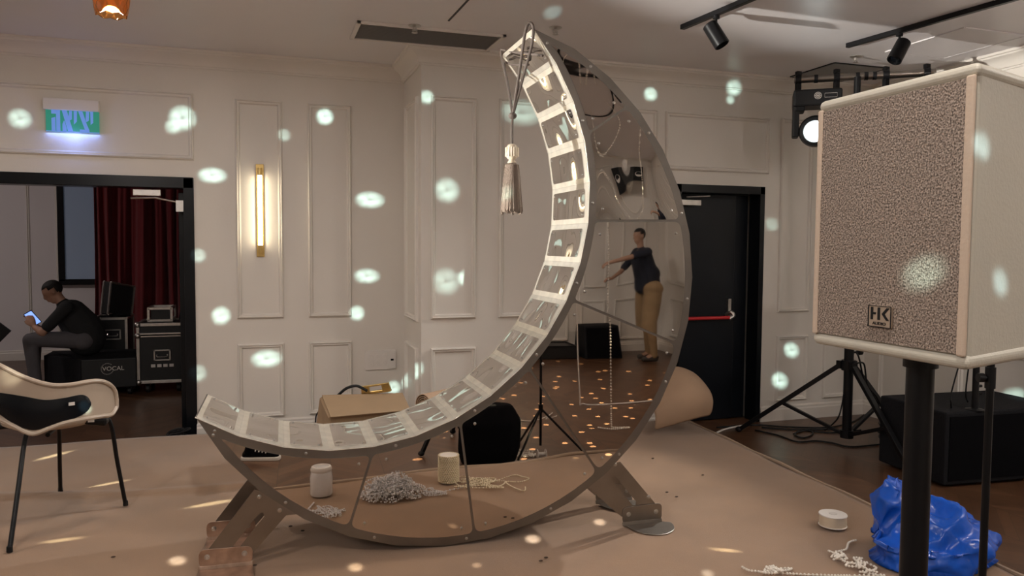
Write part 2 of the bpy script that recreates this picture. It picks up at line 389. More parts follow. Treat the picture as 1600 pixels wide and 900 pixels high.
for xx in (RX0+.12, RX1-.27): tube(b, smoothpath([(xx, YB+.17, pb.z+.02), (xx+.02, YB+.12, pb.z+.05), (xx+.035, YB+.10, pb.z+.02), (xx, YB+.11, pb.z-.01)], 5), .018)
box(b, (RX1-.25, YB+.155, pb.z+.09), (.03, .03, .16)); obj('bar_bracket', b, 'aluminium', d2, world=True, smooth=True)
b = BM(); q = py_(1085, 308, YB+.10); box(b, (q.x-.05, YB+.11, q.z-.05), (.22, .06, .05)); tube(b, [(q.x-.08, YB+.10, q.z), (q.x+.13, YB+.05, q.z+.01)], .009); obj('door_closer', b, 'aluminium', d2, world=True, bevel=.003)

# far room: window + curtain
wz0, wx0 = 1.08, -2.55
b = BM()
for (x0, x1, z0, z1) in [(-2.62, -2.54, wz0, 2.72), (-.9, -.82, wz0, 2.72), (-2.62, -.82, wz0-.05, wz0+.03), (-2.62, -.82, 2.66, 2.76)]: addbox(b, x0, x1, 11.93, 12.0, z0, z1)
wn = struct('window_1', b, 'black_gloss', 'dark framed window behind the red curtain', bevel=.004)
b = BM(); addbox(b, -2.56, -.88, 11.955, 11.975, wz0+.02, 2.68); obj('pane', b, 'window_glass', wn, world=True)
b = BM(); cx0, cx1, cy = -2.10, .85, 11.55
n = 420; za, zb = .02, 2.98
rows = 10; grid = []
for j in range(rows+1):
    t = j/rows; row = []
    for i in range(n+1):
        s = i/n; x = cx0+(cx1-cx0)*s; k = .055*(1-.25*t)
        yy = cy+k*math.sin(s*120+3.2*math.sin(s*17)+t*.9*math.sin(s*31))+.030*math.sin(s*47+t*2.2)+.012*math.sin(s*260)
        xx = x+.03*math.sin(s*23+t*3)*(1-t)+(-.04*(1-t)*(1-s))
        row.append(b.verts.new((xx, yy, zb+(za-zb)*(1-t) if False else za+(zb-za)*t)))
    grid.append(row)
for j in range(rows):
    for i in range(n): b.faces.new((grid[j][i], grid[j][i+1], grid[j+1][i+1], grid[j+1][i]))
ct = obj('curtain', b, 'curtain_fabric', smooth=True); tag(ct, 'dark red floor length curtain hanging in the far room', 'curtain')
for f in ct.data.polygons: f.use_smooth = True
sm = ct.modifiers.new('thick', 'SOLIDIFY'); sm.thickness = .004
b = BM(); cyl(b, (cx0-.1, cy, 3.0), (cx1, cy, 3.0), .016); tag(obj('curtain_rail', b, 'black_metal', smooth=True), 'dark rail above the red curtain', 'curtain rail')

# ------------------------------------------------------------ stage
MA = math.radians(1.6); AX = V((math.cos(MA), -math.sin(MA), 0)); MN = V((math.sin(MA), math.cos(MA), 0)); MO = V((.96, 3.619, 0))
def refl(P): return P-MN*(2*(P-MO).dot(MN))
def yf(x):   # near edge of the stage
    P = [(-3.6, 2.75), (-.026, 2.487), (.3, 2.45), (.846, 2.333), (1.6, 2.29), (2.0, 2.17), (2.4, 2.14), (3.4, 2.10)]
    for (a, ya), (c, yc) in zip(P, P[1:]):
        if x <= c: return ya+(yc-ya)*(x-a)/(c-a)
    return 2.1
def ybk(x): return 6.40+.04*math.sin(x*2)*.3 if x < 1.17 else 5.78
def xr(y): return 3.33+(y-3.44)*.06
b = BM(); nx, ny = 150, 90; G = []
for i in range(nx+1):
    s = i/nx; col = []
    for j in range(ny+1):
        xb = -3.6+s*(3.47+3.6); t = j/ny
        y = yf(xb)+t*(ybk(xb)-yf(xb)); x = -3.6+s*(xr(y)+3.6)
        if 1.0 < xb < 1.19 and y > 5.8: x = min(x, 1.16)
        u = (x+.9)/2.2                                       # ridge running across the left half
        yr = 5.12-.10*(x+1.8)+.03*math.sin(x*3)
        z = ST+.018*math.exp(-((y-yr)/.035)**2)*max(0, min(1, (.5-x)*1.2))
        z += .0035*math.sin(x*5+y*3)+.003*math.sin(y*7-x*2)
        col.append(b.verts.new((x, y, z)))
    G.append(col)
for i in range(nx):
    for j in range(ny): b.faces.new((G[i][j], G[i+1][j], G[i+1][j+1], G[i][j+1]))
cp = obj('carpet', b, 'carpet', smooth=True); tag(cp, 'tan brown carpet covering the low stage', 'carpet')
for f in cp.data.polygons: f.use_smooth = True
sm = cp.modifiers.new('thick', 'SOLIDIFY'); sm.thickness = .008; sm.offset = -1
b = BM()
edge = [V((xr(5.78), 5.78, ST))]+[V((xr(y), y, ST+.004*math.sin(y*9))) for y in [5.5-.2*k for k in range(17)]]+[V((x, yf(x), ST+.004*math.sin(x*7))) for x in [3.2-.2*k for k in range(35)]]
tube(b, smoothpath(edge, 4), .013, 8); obj('carpet_edging', b, 'carpet_edge', cp, smooth=True)
b = BM(); pts = [(-3.55, yf(-3.55)+.03)]+[(x, yf(x)+.03) for x in (-1, 0, .85, 2, 2.4, 3.2)]+[(xr(2.2)-.03, 2.2), (xr(5.7)-.03, 5.75), (XR+.02, 5.75), (XR-.08, 5.75), (XR-.08, 6.36), (-3.55, 6.36)]
prism(b, pts, V((0, 0, .005)), X, Y, Z, ST-.03); st = obj('stage_platform', b, 'stage_black'); tag(st, 'low black stage platform under the tan carpet', 'stage')

# ------------------------------------------------------------ the crescent moon
UI, ZI, RI = -.583, 1.856, 1.216; UO, ZO, RO = -.081, 1.436, 1.311; DEP = .545
def mp(u, z, d=0): return MO+AX*u+Z*z+MN*d
def cin(a, off=0): return (UI+(RI+off)*math.cos(a), ZI+(RI+off)*math.sin(a))
def cou(a, off=0): return (UO+(RO+off)*math.cos(a), ZO+(RO+off)*math.sin(a))
ia = [math.radians(-122.7+i*(42.1+122.7)/17) for i in range(18)]
oa = [math.radians(71.6-i*(71.6+152.6)/22) for i in range(23)]
inner = [cin(a) for a in ia]; outer = [cou(a) for a in oa]
outer[0] = inner[-1]; outer[-1] = inner[0]
moon = thing('crescent_moon_frame', 'large mirrored metal crescent moon standing on stage with a tassel over its tip', 'moon decoration', mp(0, ST))
poly = outer+inner[1:-1]
for nm, d0 in (('front_plate', 0), ('rear_plate', DEP-.004)):
    b = BM(); prism(b, poly, mp(0, 0, d0), AX, Z, MN, .004); obj(nm, b, 'steel_side', moon, world=True)
b = BM()      # outer band
for p, q in zip(outer, outer[1:]):
    pm = V((UO, ZO)); p2 = V(p)+(pm-V(p)).normalized()*.003; q2 = V(q)+(pm-V(q)).normalized()*.003
    P, Q, P2, Q2 = [(v[0], v[1]) for v in (p, q, p2, q2)]
    hexa(b, [mp(*P, .004), mp(*Q, .004), mp(*Q2, .004), mp(*P2, .004), mp(*P, DEP-.004), mp(*Q, DEP-.004), mp(*Q2, DEP-.004), mp(*P2, DEP-.004)])
obj('outer_band', b, 'steel_side', moon, world=True)
def screw(name, P, n, r=.0055, parent=None):
    b = BM(); x, y = frame_of(n); lathe(b, [(r*1.3, 0), (r*1.3, .0015), (r, .002), (r*.8, .005), (r*.3, .006)], P, 10, Matrix((x, y, n)).transposed())
    return obj(name, b, 'screw_steel', parent, world=True, smooth=True)
for i in range(17):
    p, q = V(inner[i]), V(inner[i+1]); e = (q-p); Ls = e.length; e.normalize(); nn = V((UI, ZI))-(p+q)/2; nn.normalize()
    E3 = AX*e.x+Z*e.y; N3 = AX*nn.x+Z*nn.y; P3 = mp(p.x, p.y)
    # rim facet: a sheet with small raised flat borders at both folds
    b = BM(); prism(b, [(0, -.006), (Ls, -.006), (Ls, DEP+.006), (0, DEP+.006)], P3-N3*.004, E3, MN, N3, .004)
    f = obj('rim_facet', b, 'galvanised', moon, world=True, bevel=.001)
    b = BM(); g = .028; rp = roundpoly([(g, .04), (Ls-g, .04), (Ls-g, DEP-.03), (g, DEP-.03)], .02)
    prism(b, rp, P3+N3*.001, E3, MN, N3, .0025)
    mpl = obj('mirror_plate', b, 'mirror_plate', moon, world=True)
    for u in (g+.018, Ls-g-.018):
        for v in (.062, DEP-.052): screw('screw', P3+N3*.0035+E3*u+MN*v, N3, .004, mpl)
# side mirror sheets
def circ_ang(c, R, P): return math.atan2(P[1]-c[1], P[0]-c[0])
def near_uz(px, py): w_ = onP(px, py, MO, MN)-MO; return w_.dot(AX), w_.z
ribs_px = [((925, 206), (983, 163)), ((927, 345), (1068, 343)), ((897, 470), (1068, 540)), ((828, 577), (938, 742)), ((717, 658), (742, 846)), ((580, 700), (541, 834))]
ribs = []
for a, c in ribs_px:
    ribs.append((circ_ang((UI, ZI), RI, near_uz(*a)), circ_ang((UO, ZO), RO, near_uz(*c))))
OI, OO = .040, -.046
tipT = near_uz(859, 68); tipL = near_uz(343, 684)
def inarc(a0, a1, n=9): return [cin(a0+(a1-a0)*k/n, OI) for k in range(n+1)]
def ouarc(a0, a1, n=9): return [cou(a0+(a1-a0)*k/n, OO) for k in range(n+1)]
sheets = []
g = .005
bnd = [None]+ribs+[None]
for k in range(7):
    A, B_ = bnd[k], bnd[k+1]
    if A is None:
        ai0 = circ_ang((UI, ZI), RI, tipT); ao0 = circ_ang((UO, ZO), RO, tipT); pts = [tipT]+inarc(ai0-.04, B_[0]+g)+ouarc(B_[1]+g, ao0-.04)
    elif B_ is None:
        ai1 = circ_ang((UI, ZI), RI, tipL); ao1 = circ_ang((UO, ZO), RO, tipL)
        if ai1 > 0: ai1 -= 2*PI
        if ao1 > 0: ao1 -= 2*PI
        pts = inarc(A[0]-g, ai1+.04)+[tipL]+ouarc(ao1+.04, A[1]-g)
    else:
        i0, i1 = A[0]-g, B_[0]+g; o0, o1 = A[1]-g, B_[1]+g
        if o0 > 0 and o1 > o0: o1 -= 2*PI
        if i1 > i0: i1 -= 2*PI
        pts = inarc(i0, i1)+ouarc(o1, o0)
    rp = roundpoly(pts, .045)
    b = BM(); prism(b, rp, mp(0, 0, -.003), AX, Z, MN, .003)
    m_ = ['mirror_warped', 'mirror_warped', 'mirror_rippled', 'mirror_flat', 'mirror_flat', 'mirror_flat', 'mirror_flat'][k]
    s_ = obj('side_mirror_sheet', b, m_, moon, world=True)
    # screws near the sheet corners
    if A: ca = [(cin(A[0]-.05, OI+.035)), (cou(A[1]-.05, OO-.035))]
    else: ca = []
    if B_: ca += [(cin(B_[0]+.05, OI+.035)), (cou(B_[1]+.05, OO-.035))]
    for (u, z) in ca: screw('screw', mp(u, z, -.003), -MN, .006, s_)
for k in range(1, 22, 2): u, z = cou((oa[k]+oa[min(k+1, 22)])/2, -.024); screw('edge_screw', mp(u, z, 0), -MN, .006, moon)
for k in range(0, 17, 2): u, z = cin((ia[k]+ia[k+1])/2, .02); screw('edge_screw', mp(u, z, 0), -MN, .006, moon)
# support brackets (thing > bracket > foot plate, bolt)
def bracket(side, d, near, m_foot):
    def uz(*p): return near_uz(*p)
    if side == 'L':
        pts = [uz(398, 765), uz(320, 866), uz(394, 866), uz(447, 806), uz(505, 800)]; sl = (uz(409, 805), uz(368, 856)); hol = [uz(405, 777), uz(437, 798)]
        fl = [(-1.235, ST+.022), (-1.005, ST+.022), (-1.005, .222), (-1.235, .226)]
    else:
        pts = [uz(970, 722), uz(1027, 790), uz(972, 808), uz(922, 765), uz(900, 740)]; sl = (uz(960, 748), uz(992, 787)); hol = [uz(962, 726), uz(1014, 777)]
        fl = [(.845, ST+.02), (1.075, ST+.02), (1.075, .235), (.845, .228)]
    n1, n2 = V(sl[0]), V(sl[1]); dr = (n2-n1).normalized(); pr = V((-dr.y, dr.x))*.014
    b = BM(); prism(b, pts, mp(0, 0, d), AX, Z, MN, .004)
    br = obj('support_bracket', b, 'steel', moon, world=True)
    sp = [tuple(n1+pr), tuple(n1-dr*.014), tuple(n1-pr), tuple(n2-pr), tuple(n2+dr*.014), tuple(n2+pr)]
    # real slot: cut with a boolean difference
    cb = BM(); prism(cb, sp, mp(0, 0, d-.02), AX, Z, MN, .05)
    me = bpy.data.meshes.new('cut'); bmesh.ops.recalc_face_normals(cb, faces=cb.faces[:]); cb.to_mesh(me); cb.free(); co_ = bpy.data.objects.new('cut', me); COL.objects.link(co_)
    mo = br.modifiers.new('slot', 'BOOLEAN'); mo.operation = 'DIFFERENCE'; mo.object = co_; mo.solver = 'EXACT'
    bpy.context.view_layer.update(); dg = bpy.context.evaluated_depsgraph_get(); nm = bpy.data.meshes.new_from_object(br.evaluated_get(dg)); br.modifiers.clear(); br.data = nm; bpy.data.objects.remove(co_)
    b = BM(); prism(b, roundpoly(fl, .03), mp(0, 0, d-.005), AX, Z, MN, .004)
    u0, u1 = fl[0][0], fl[1][0]; um = (u0+u1)/2; hw = (u1-u0)/2
    base = [(u0, 0), (u1, 0), (u1+.01, -.13), (u1-.03, -.17), (u0+.03, -.17), (u0-.01, -.13)] if side == 'L' else [(u0, 0), (u1, 0)]+[(um+hw*math.cos(t)*(1.0 if side == 'L' else 1.1)+(0 if side == 'L' else .03), -.02-.15*math.sin(t)) for t in [k*PI/12 for k in range(0, 13)]]
    prism(b, base, V(mp(0, ST+.009, d-.005)), AX, MN, Z, .004)
    hexa(b, [mp(u0, ST+.012, d-.009), mp(u1, ST+.012, d-.009), mp(u1, ST+.012, d-.003), mp(u0, ST+.012, d-.003), mp(u0, ST+.03, d-.005), mp(u1, ST+.03, d-.005), mp(u1, ST+.03, d-.001), mp(u0, ST+.03, d-.001)])
    ft = obj('foot_plate', b, m_foot, br, world=True, bevel=.0015)
    for u in (u0+.035, u1-.035): screw('bolt', mp(u, .19, d-.005), -MN, .010, ft)
    for (u, z) in hol: screw('bolt', mp(u, z, d), -MN, .008, br)
bracket('L', .006, True, 'pinkish_steel'); bracket('L', .37, False, 'pinkish_steel'); bracket('R', .006, True, 'steel'); bracket('R', .37, False, 'steel')

# tassel hung over the tip
tip = mp(*inner[-1], 0); tipf = mp(*inner[-1], DEP)
knot = mp(*near_uz(801, 182), .12); 
b = BM(); dk = .12
def onD(px, py, d): return onP(px, py, MO+MN*d, MN)
K = onD(801, 181, dk)
def cordline(pts, r=.0075): tube(b, smoothpath(pts, 6), r, 8)
top = onD(828, 38, 0)
cordline([K, onD(812, 110, .06), onD(820, 55, .01), onD(826, 37, 0), onD(833, 42, -.01), onD(831, 70, 0), onD(818, 118, .06), K])
cordline([K, onD(793, 130, .3), onD(785, 96, .5), onD(783, 78, .545)])
cordline([onD(783, 77, .545), onD(800, 81, .40), onD(848, 87, .0)], .006)
cordline([K, onD(795, 140, .3), onD(788, 100, .52), onD(800, 101, .4), onD(826, 101, .1)], .006)
sph(b, K, .022, 12, 8, (1, 1, .8))
cordline([K, onD(800, 200, dk), onD(800, 225, dk)], .007)
tz = onD(800, 225, dk); sc_ = (onD(801, 336, dk)-tz).length
tas = thing('tassel', 'taupe tassel with a banded bead hanging on cord from the moon tip', 'tassel', tz)
obj('cord', b, 'cord', tas, world=True, smooth=True)
b = BM(); lathe(b, [(.012, 0), (.022, -.006), (.030, -.02), (.031, -.062), (.022, -.074), (.014, -.08), (.020, -.088), (.024, -.094), (.02, -.10)], (0, 0, 0), 20)
for k in range(16):
    t = 2*PI*k/16; tube(b, [(.031*math.cos(t), .031*math.sin(t), -.018), (.032*math.cos(t), .032*math.sin(t), -.064)], .0032, 6)
obj('tassel_bead', b, 'satin', tas, smooth=True, label='banded silver and cream bead')
b = BM(); lathe(b, [(.02, -.096), (.034, -.105), (.040, -.15), (.048, -.25), (.055, -sc_+.03), (.052, -sc_+.015), (.03, -sc_+.01)], (0, 0, 0), 40)
for k in range(90):
    t = 2*PI*k/90+random.uniform(-.03, .03); r1 = .052+random.uniform(-.004, .006); zl = -sc_+.03-random.uniform(0, .03)
    tube(b, [(.033*math.cos(t), .033*math.sin(t), -.105), (.041*math.cos(t), .041*math.sin(t), -.17), (r1*math.cos(t), r1*math.sin(t), zl)], .0028, 5)
obj('fringe', b, 'tassel_thread', tas, smooth=True)

# ------------------------------------------------------------ lights: added fill downlights (out of frame), sconces, pendants
def downlight(x, y, e, col, lb):  # unseen ring lamps, added to fill the room with light
    t = thing('added_downlight', lb, 'added ceiling light', (x, y, CEIL-.002), 0, 'added ceiling downlights')
    b = BM(); lathe(b, [(.13, 0), (.15, 0), (.152, -.008), (.145, -.012), (.128, -.008), (.125, 0)], (0, 0, 0), 32); obj('trim_ring', b, 'white_plastic', t, smooth=True)
    b = BM(); lathe(b, [(.124, -.001), (.124, -.004), (.06, -.0045)], (0, 0, 0), 32); obj('lens', b, 'added_lamp_glow', t)
    light('downlight', 'AREA', (x, y, CEIL-.02), (x, y, 0), e, col, t, shape='DISK', size=.26)  # downward fill light of the added ring
WARM = (1, .925, .86)
DE = 72
for (x, y, k, lb) in [(-1.6, 1.6, 1.0, 'downlight ring added over the stage, left of the viewer'), (.9, .9, .5, 'downlight ring added just above the viewer'), (2.6, -1.2, .8, 'downlight ring added behind the viewer, near the beaded strand'),
                      (-1.2, -1.6, .5, 'downlight ring added behind the viewer to the left'), (-.25, 4.1, .55, 'downlight ring added over the middle of the stage'), (-3.6, 4.2, .9, 'downlight ring added over the far left of the stage'), (4.9, 1.4, .8, 'downlight ring added by the right wall')]:
    downlight(x, y, DE*k, WARM, lb)
light('far_room_ceiling_light', 'AREA', (-4.2, 9.2, 3.1), (-3.6, 10.2, 0), 60, (1, .88, .84), None, shape='DISK', size=.5)

def sconce(loc, un, lb, e=7):
    rz = math.atan2(un.y, un.x)+PI/2
    t = thing('wall_sconce', lb, 'wall light', loc, rz)
    b = BM(); box(b, (0, -.008, 0), (.062, .016, .76)); obj('back_plate', b, 'brass', t, bevel=.003)
    b = BM(); 
    for s in (1, -1): cyl(b, (0, -.05, s*.345), (0, -.05, s*.285), .018, seg=20); box(b, (0, -.03, s*.33), (.03, .04, .025))
    obj('end_cap', b, 'brass', t, smooth=True)
    b = BM(); cyl(b, (0, -.05, -.285), (0, -.05, .285), .016, seg=20); obj('glass_tube', b, 'tube_glow', t, smooth=True)
    return t
q0, q1 = onY(406, 257, YA), onY(407, 401, YA)
sconce(V(((q0.x+q1.x)/2, YA, (q0.z+q1.z)/2)), -Y, 'slim brass wall sconce with a glowing tube beside the left doorway')
sconce(V((XL, 1.3, 1.9)), X, 'slim brass wall sconce added on the left wall, nearer the viewer')  # added to give bright streaks in the rim plates
sconce(V((XL, 4.6, 1.9)), X, 'slim brass wall sconce added on the left wall, nearer the back wall')  # second sconce added for the rim streaks
sconce(V((XW, 2.2, 1.9)), -X, 'slim brass wall sconce on the right wall')
sconce(V((3.2, YR, 1.9)), Y, 'slim brass wall sconce on the rear wall, seen warped in the moon mirrors')
sconce(V((-.6, YR, 1.9)), Y, 'slim brass wall sconce on the rear wall, left one')

pc = onP(174, 12, CP+F0*4.0, F0)
zb_ = onP(174, 24, CP+F0*4.0, F0).z-pc.z
def pendant(pc, label, e):
    t = thing('pendant_lamp', label, 'pendant lamp', pc, 0, 'amber glass pendant lamps')
    b = BM(); seg = 14; 
    prof = [(.045, .30), (.075, .27), (.088, .20), (.090, .06), (.086, .02), (.080, -.005+zb_*.2)]
    rings = []
    for j, (r, z) in enumerate(prof):
        rings.append([b.verts.new((r*math.cos(2*PI*(i+.5*(j % 2))/seg), r*math.sin(2*PI*(i+.5*(j % 2))/seg), z)) for i in range(seg)])
    last = [b.verts.new((.074*math.cos(2*PI*(i+.5*(len(prof) % 2))/seg), .074*math.sin(2*PI*(i+.5*(len(prof) % 2))/seg), zb_-(.006 if i % 2 else -.004))) for i in range(seg)]
    rings.append(last)
    for j, (a, c) in enumerate(zip(rings, rings[1:])):
        for i in range(seg):
            i2 = (i+1) % seg
            if j % 2 == 0: b.faces.new((a[i], a[i2], c[i])); b.faces.new((a[i2], c[i2], c[i]))
            else: b.faces.new((a[i], a[i2], c[i2])); b.faces.new((a[i], c[i2], c[i]))
    gl = obj('glass_shade', b, 'amber_glass', t); s_ = gl.modifiers.new('t', 'SOLIDIFY'); s_.thickness = .005
    b = BM(); sph(b, (0, 0, .09), .028, 14, 10, (1, 1, 1.3)); obj('bulb', b, 'amber_glow', t, smooth=True)
    b = BM(); lathe(b, [(.018, .12), (.02, .16), (.05, .30), (.05, .32), (.01, .33)], (0, 0, 0), 16); obj('lamp_holder', b, 'brass', t, smooth=True)
    b = BM(); cyl(b, (0, 0, .32), (0, 0, CEIL-pc[2]), .005, seg=8); obj('pendant_rod', b, 'brass', t, smooth=True)
    light('pendant_light', 'POINT', (pc[0], pc[1], pc[2]-.04), None, e, (1, .93, .88), t, shadow_soft_size=.06)
PZ = pc.z
pendant(tuple(pc), 'amber cut glass pendant lamp hanging top left', 14)
for x_, y_, lb_ in [(-1.9, .3, 'added amber pendant lamp behind the viewer on the left'), (1.6, -2.0, 'added amber pendant lamp behind the viewer near the rear wall'), (3.9, 2.6, 'added amber pendant lamp over the floor right of the stage')]: pendant((x_, y_, PZ), lb_, 60)  # unseen extra pendants, added to brighten the ceiling

# ceiling items
def P_(px, py): return onZ(px, py, CEIL)
a0, a1, a2, a3 = V((.66, 5.55, CEIL)), V((1.76, 5.55, CEIL)), V((1.76, 6.07, CEIL)), V((.66, 6.07, CEIL))
yv1 = 5.82
b = BM(); vx0, vx1, vy0, vy1 = .645, 1.71, 5.365, 5.815
t = thing('ceiling_vent', 'long grey return air vent in the ceiling above the wall corner', 'vent', ((vx0+vx1)/2, (vy0+vy1)/2, CEIL))
for (x0, x1, y0, y1) in [(vx0, vx1, vy0, vy0+.025), (vx0, vx1, vy1-.025, vy1), (vx0, vx0+.03, vy0, vy1), (vx1-.03, vx1, vy0, vy1)]: addbox(b, x0, x1, y0, y1, CEIL-.018, CEIL+.001)
obj('vent_frame', b, 'white_plastic', t, world=True, bevel=.003)
b = BM(); addbox(b, vx0+.02, vx1-.02, vy0+.02, vy1-.02, CEIL-.004, CEIL+.001); obj('vent_backing', b, 'dark_grey_vent', t, world=True)
b = BM()
for k in range(20):
    y = vy0+.035+k*(vy1-vy0-.07)/19; box(b, ((vx0+vx1)/2, y, CEIL-.009), (vx1-vx0-.05, .010, .002), Matrix.Rotation(.5, 3, 'X'))
obj('vent_louvres', b, 'dark_grey_vent', t, world=True)
def sprinkler(px, py, lb):
    q = P_(px, py); t = thing('sprinkler_head', lb, 'sprinkler', q, 0, 'ceiling sprinklers')
    b = BM(); lathe(b, [(.045, 0), (.045, -.004), (.03, -.012), (.012, -.014), (.012, -.035)], (0, 0, 0), 20); obj('escutcheon', b, 'aluminium', t, smooth=True)
    b = BM(); lathe(b, [(.02, -.05), (.022, -.048), (.004, -.046)], (0, 0, 0), 12); tube(b, smoothpath([(.011, 0, -.02), (.017, 0, -.034), (.004, 0, -.048)], 4), .0025, 6); tube(b, smoothpath([(-.011, 0, -.02), (-.017, 0, -.034), (-.004, 0, -.048)], 4), .0025, 6)
    obj('deflector', b, 'aluminium', t, smooth=True)
sprinkler(868, 43, 'sprinkler head in the ceiling right of the moon tip'); sprinkler(1337, 88, 'sprinkler head in the ceiling above the lighting stand bar'); sprinkler(648, 40, 'sprinkler head at the edge of the long ceiling vent')
b = BM(); q0, q1 = P_(701, 32), P_(731, 0); q1 = q0+(q1-q0)*2.2
box(b, (q0+q1)/2-Z*.002, (.012, (q1-q0).length, .006), Matrix.Rotation(math.atan2(-(q1-q0).x, (q1-q0).y), 3, 'Z')); tag(obj('ceiling_slot', b, 'black_metal'), 'thin dark slot in the ceiling in front of the vent', 'ceiling slot')
# access panel, corner grille
def lineframe(name, P4, lb, cat, mt, fill=None):
    t = thing(name, lb, cat, P4[0]); b = BM()
    for p, q in zip(P4, P4[1:]+P4[:1]):
        d = (q-p).normalized(); s = Z.cross(d)*.008; hexa(b, [p-s-Z*.008, q-s-Z*.008, q+s-Z*.008, p+s-Z*.008, p-s, q-s, q+s, p+s])
    obj('panel_frame', b, mt, t, world=True)
    if fill:
        b = BM(); cen = sum(P4, V())/4; q = [c+(cen-c).normalized()*.015 for c in P4]; hexa(b, [c-Z*.006 for c in q]+[c+Z*.001 for c in q]); obj('panel_face', b, fill, t, world=True)
lineframe('ceiling_access_panel', [V((4.62, 4.13, CEIL)), V((5.20, 4.13, CEIL)), V((5.20, 4.83, CEIL)), V((4.62, 4.83, CEIL))], 'square access panel in the ceiling at the upper right', 'access panel', 'ceiling_paint', 'ceiling_paint')
lineframe('ceiling_grille', [V((4.50, 5.25, CEIL)), V((5.05, 5.25, CEIL)), V((5.05, 5.80, CEIL)), V((4.50, 5.80, CEIL))], 'square grey air grille in the ceiling corner behind the bar', 'air grille', 'black_metal', 'dark_grey_vent')

def track(p0, p1, sp, lb, tilt, lbs):
    q0, q1 = P_(*p0), P_(*p1); d = (q1-q0).normalized(); q1 = q0+d*2.6; s = Z.cross(d)*.018
    t = thing('lighting_track', lb, 'lighting track', q0, 0, 'black ceiling lighting tracks')
    b = BM(); hexa(b, [q0-s-Z*.033, q1-s-Z*.033, q1+s-Z*.033, q0+s-Z*.033, q0-s, q1-s, q1+s, q0+s]); obj('rail', b, 'black_metal', t, world=True, bevel=.003)
    b = BM(); ss = s*.5; e = q0-d*.002; hexa(b, [e-ss-Z*.026, e+d*.003-ss-Z*.026, e+d*.003+ss-Z*.026, e+ss-Z*.026, e-ss-Z*.010, e+d*.003-ss-Z*.010, e+d*.003+ss-Z*.010, e+ss-Z*.010]); obj('end_cap', b, 'white_plastic', t, world=True, label='white end cap')
    c = onZ(*sp, CEIL-.16); k = (c-q0).dot(d); a = q0+d*k; a.z = CEIL-.033
    c = V((a.x, a.y, CEIL-.155)); t2 = thing('track_spotlight', lbs, 'spotlight', a, 0, 'black track spotlights')
    b = BM(); cyl(b, a, a-Z*.02, .022); cyl(b, a-Z*.01, a-Z*.07, .008, seg=10); obj('track_adapter', b, 'black_metal', t2, world=True, smooth=True)
    ax = (R0*tilt-Z*1.0-F0*.25).normalized(); b = BM(); x_, y_ = frame_of(ax)
    lathe(b, [(.040, -.085), (.048, -.078), (.050, .080), (.045, .083), (.043, .06), (.01, .055)], c, 28, Matrix((x_, y_, ax)).transposed()); obj('can', b, 'black_metal', t2, world=True, smooth=True)
    b = BM(); lathe(b, [(.042, .058), (.042, .062), (.01, .066)], c, 24, Matrix((x_, y_, ax)).transposed()); obj('lens', b, 'black_gloss', t2, world=True)
track((1066, 39), (1158, 0), (1106, 54), 'black lighting track running off the top of the view', .55, 'black cylinder spotlight on the left ceiling track')
track((1324, 68), (1560, 0), (1380, 77), 'longer black lighting track at the upper right', -.6, 'black cylinder spotlight on the right ceiling track')

# ------------------------------------------------------------ exit sign
q0, q1 = onY(68, 155, YA-.03), onY(156, 208, YA-.03); sw = q1.x-q0.x
t = thing('exit_sign', 'lit green exit sign with pale blue Hebrew letters above the left doorway', 'exit sign', ((q0.x+q1.x)/2, YA, (q0.z+q1.z)/2))
z1, z0 = onY(68, 153, YA-.03).z, onY(70, 205, YA-.03).z; zm = onY(70, 171, YA-.03).z
b = BM(); addbox(b, q0.x, q1.x, YA-.06, YA, zm, z1); obj('sign_housing', b, 'white_plastic', t, world=True, bevel=.004)
sx0, sx1 = q0.x+.012, q1.x-.002
b = BM(); addbox(b, sx0, sx1, YA-.034, YA-.026, z0, zm+.01); fc = obj('sign_panel', b, 'sign_green', t, world=True)
b = BM()
def sg(x, y): return ((x-283)/332*(sx1-sx0), (zm-z0)*(1-(y-688)/137))
for pl in [[(318, 688), (372, 688), (372, 824), (347, 824), (347, 712), (318, 712)], [(318, 740), (342, 732), (342, 824), (318, 824)],
           [(383, 688), (414, 688), (452, 824), (420, 824)], [(428, 688), (446, 688), (444, 742), (430, 752), (424, 735)], [(385, 824), (385, 775), (396, 750), (404, 775), (410, 800), (410, 824)],
           [(456, 688), (477, 688), (475, 755), (456, 775)], [(484, 688), (511, 688), (536, 768), (552, 806), (552, 824), (492, 824), (492, 804), (524, 804), (505, 750)], [(533, 688), (553, 688), (550, 745), (534, 756), (530, 740)],
           [(560, 688), (578, 688), (577, 758), (561, 772)], [(283, 819), (615, 819), (615, 825), (283, 825)]]:
    prism(b, [sg(*p) for p in pl], V((sx0, YA-.0345, z0)), X, Z, -Y, .0015)
obj('sign_letters', b, 'sign_blue', t, world=True, label='pale blue letters')
light('sign_halo', 'POINT', ((q0.x+q1.x)/2, YA-.11, z0-.02), None, 1.6, (.25, .38, 1), t, shadow_soft_size=.03)
light('sign_glow', 'AREA', ((q0.x+q1.x)/2, YA-.02, z0-.004), ((q0.x+q1.x)/2, YA-.005, z0-.5), .35, (.25, .38, 1), t, shape='RECTANGLE', size=.36, size_y=.03)

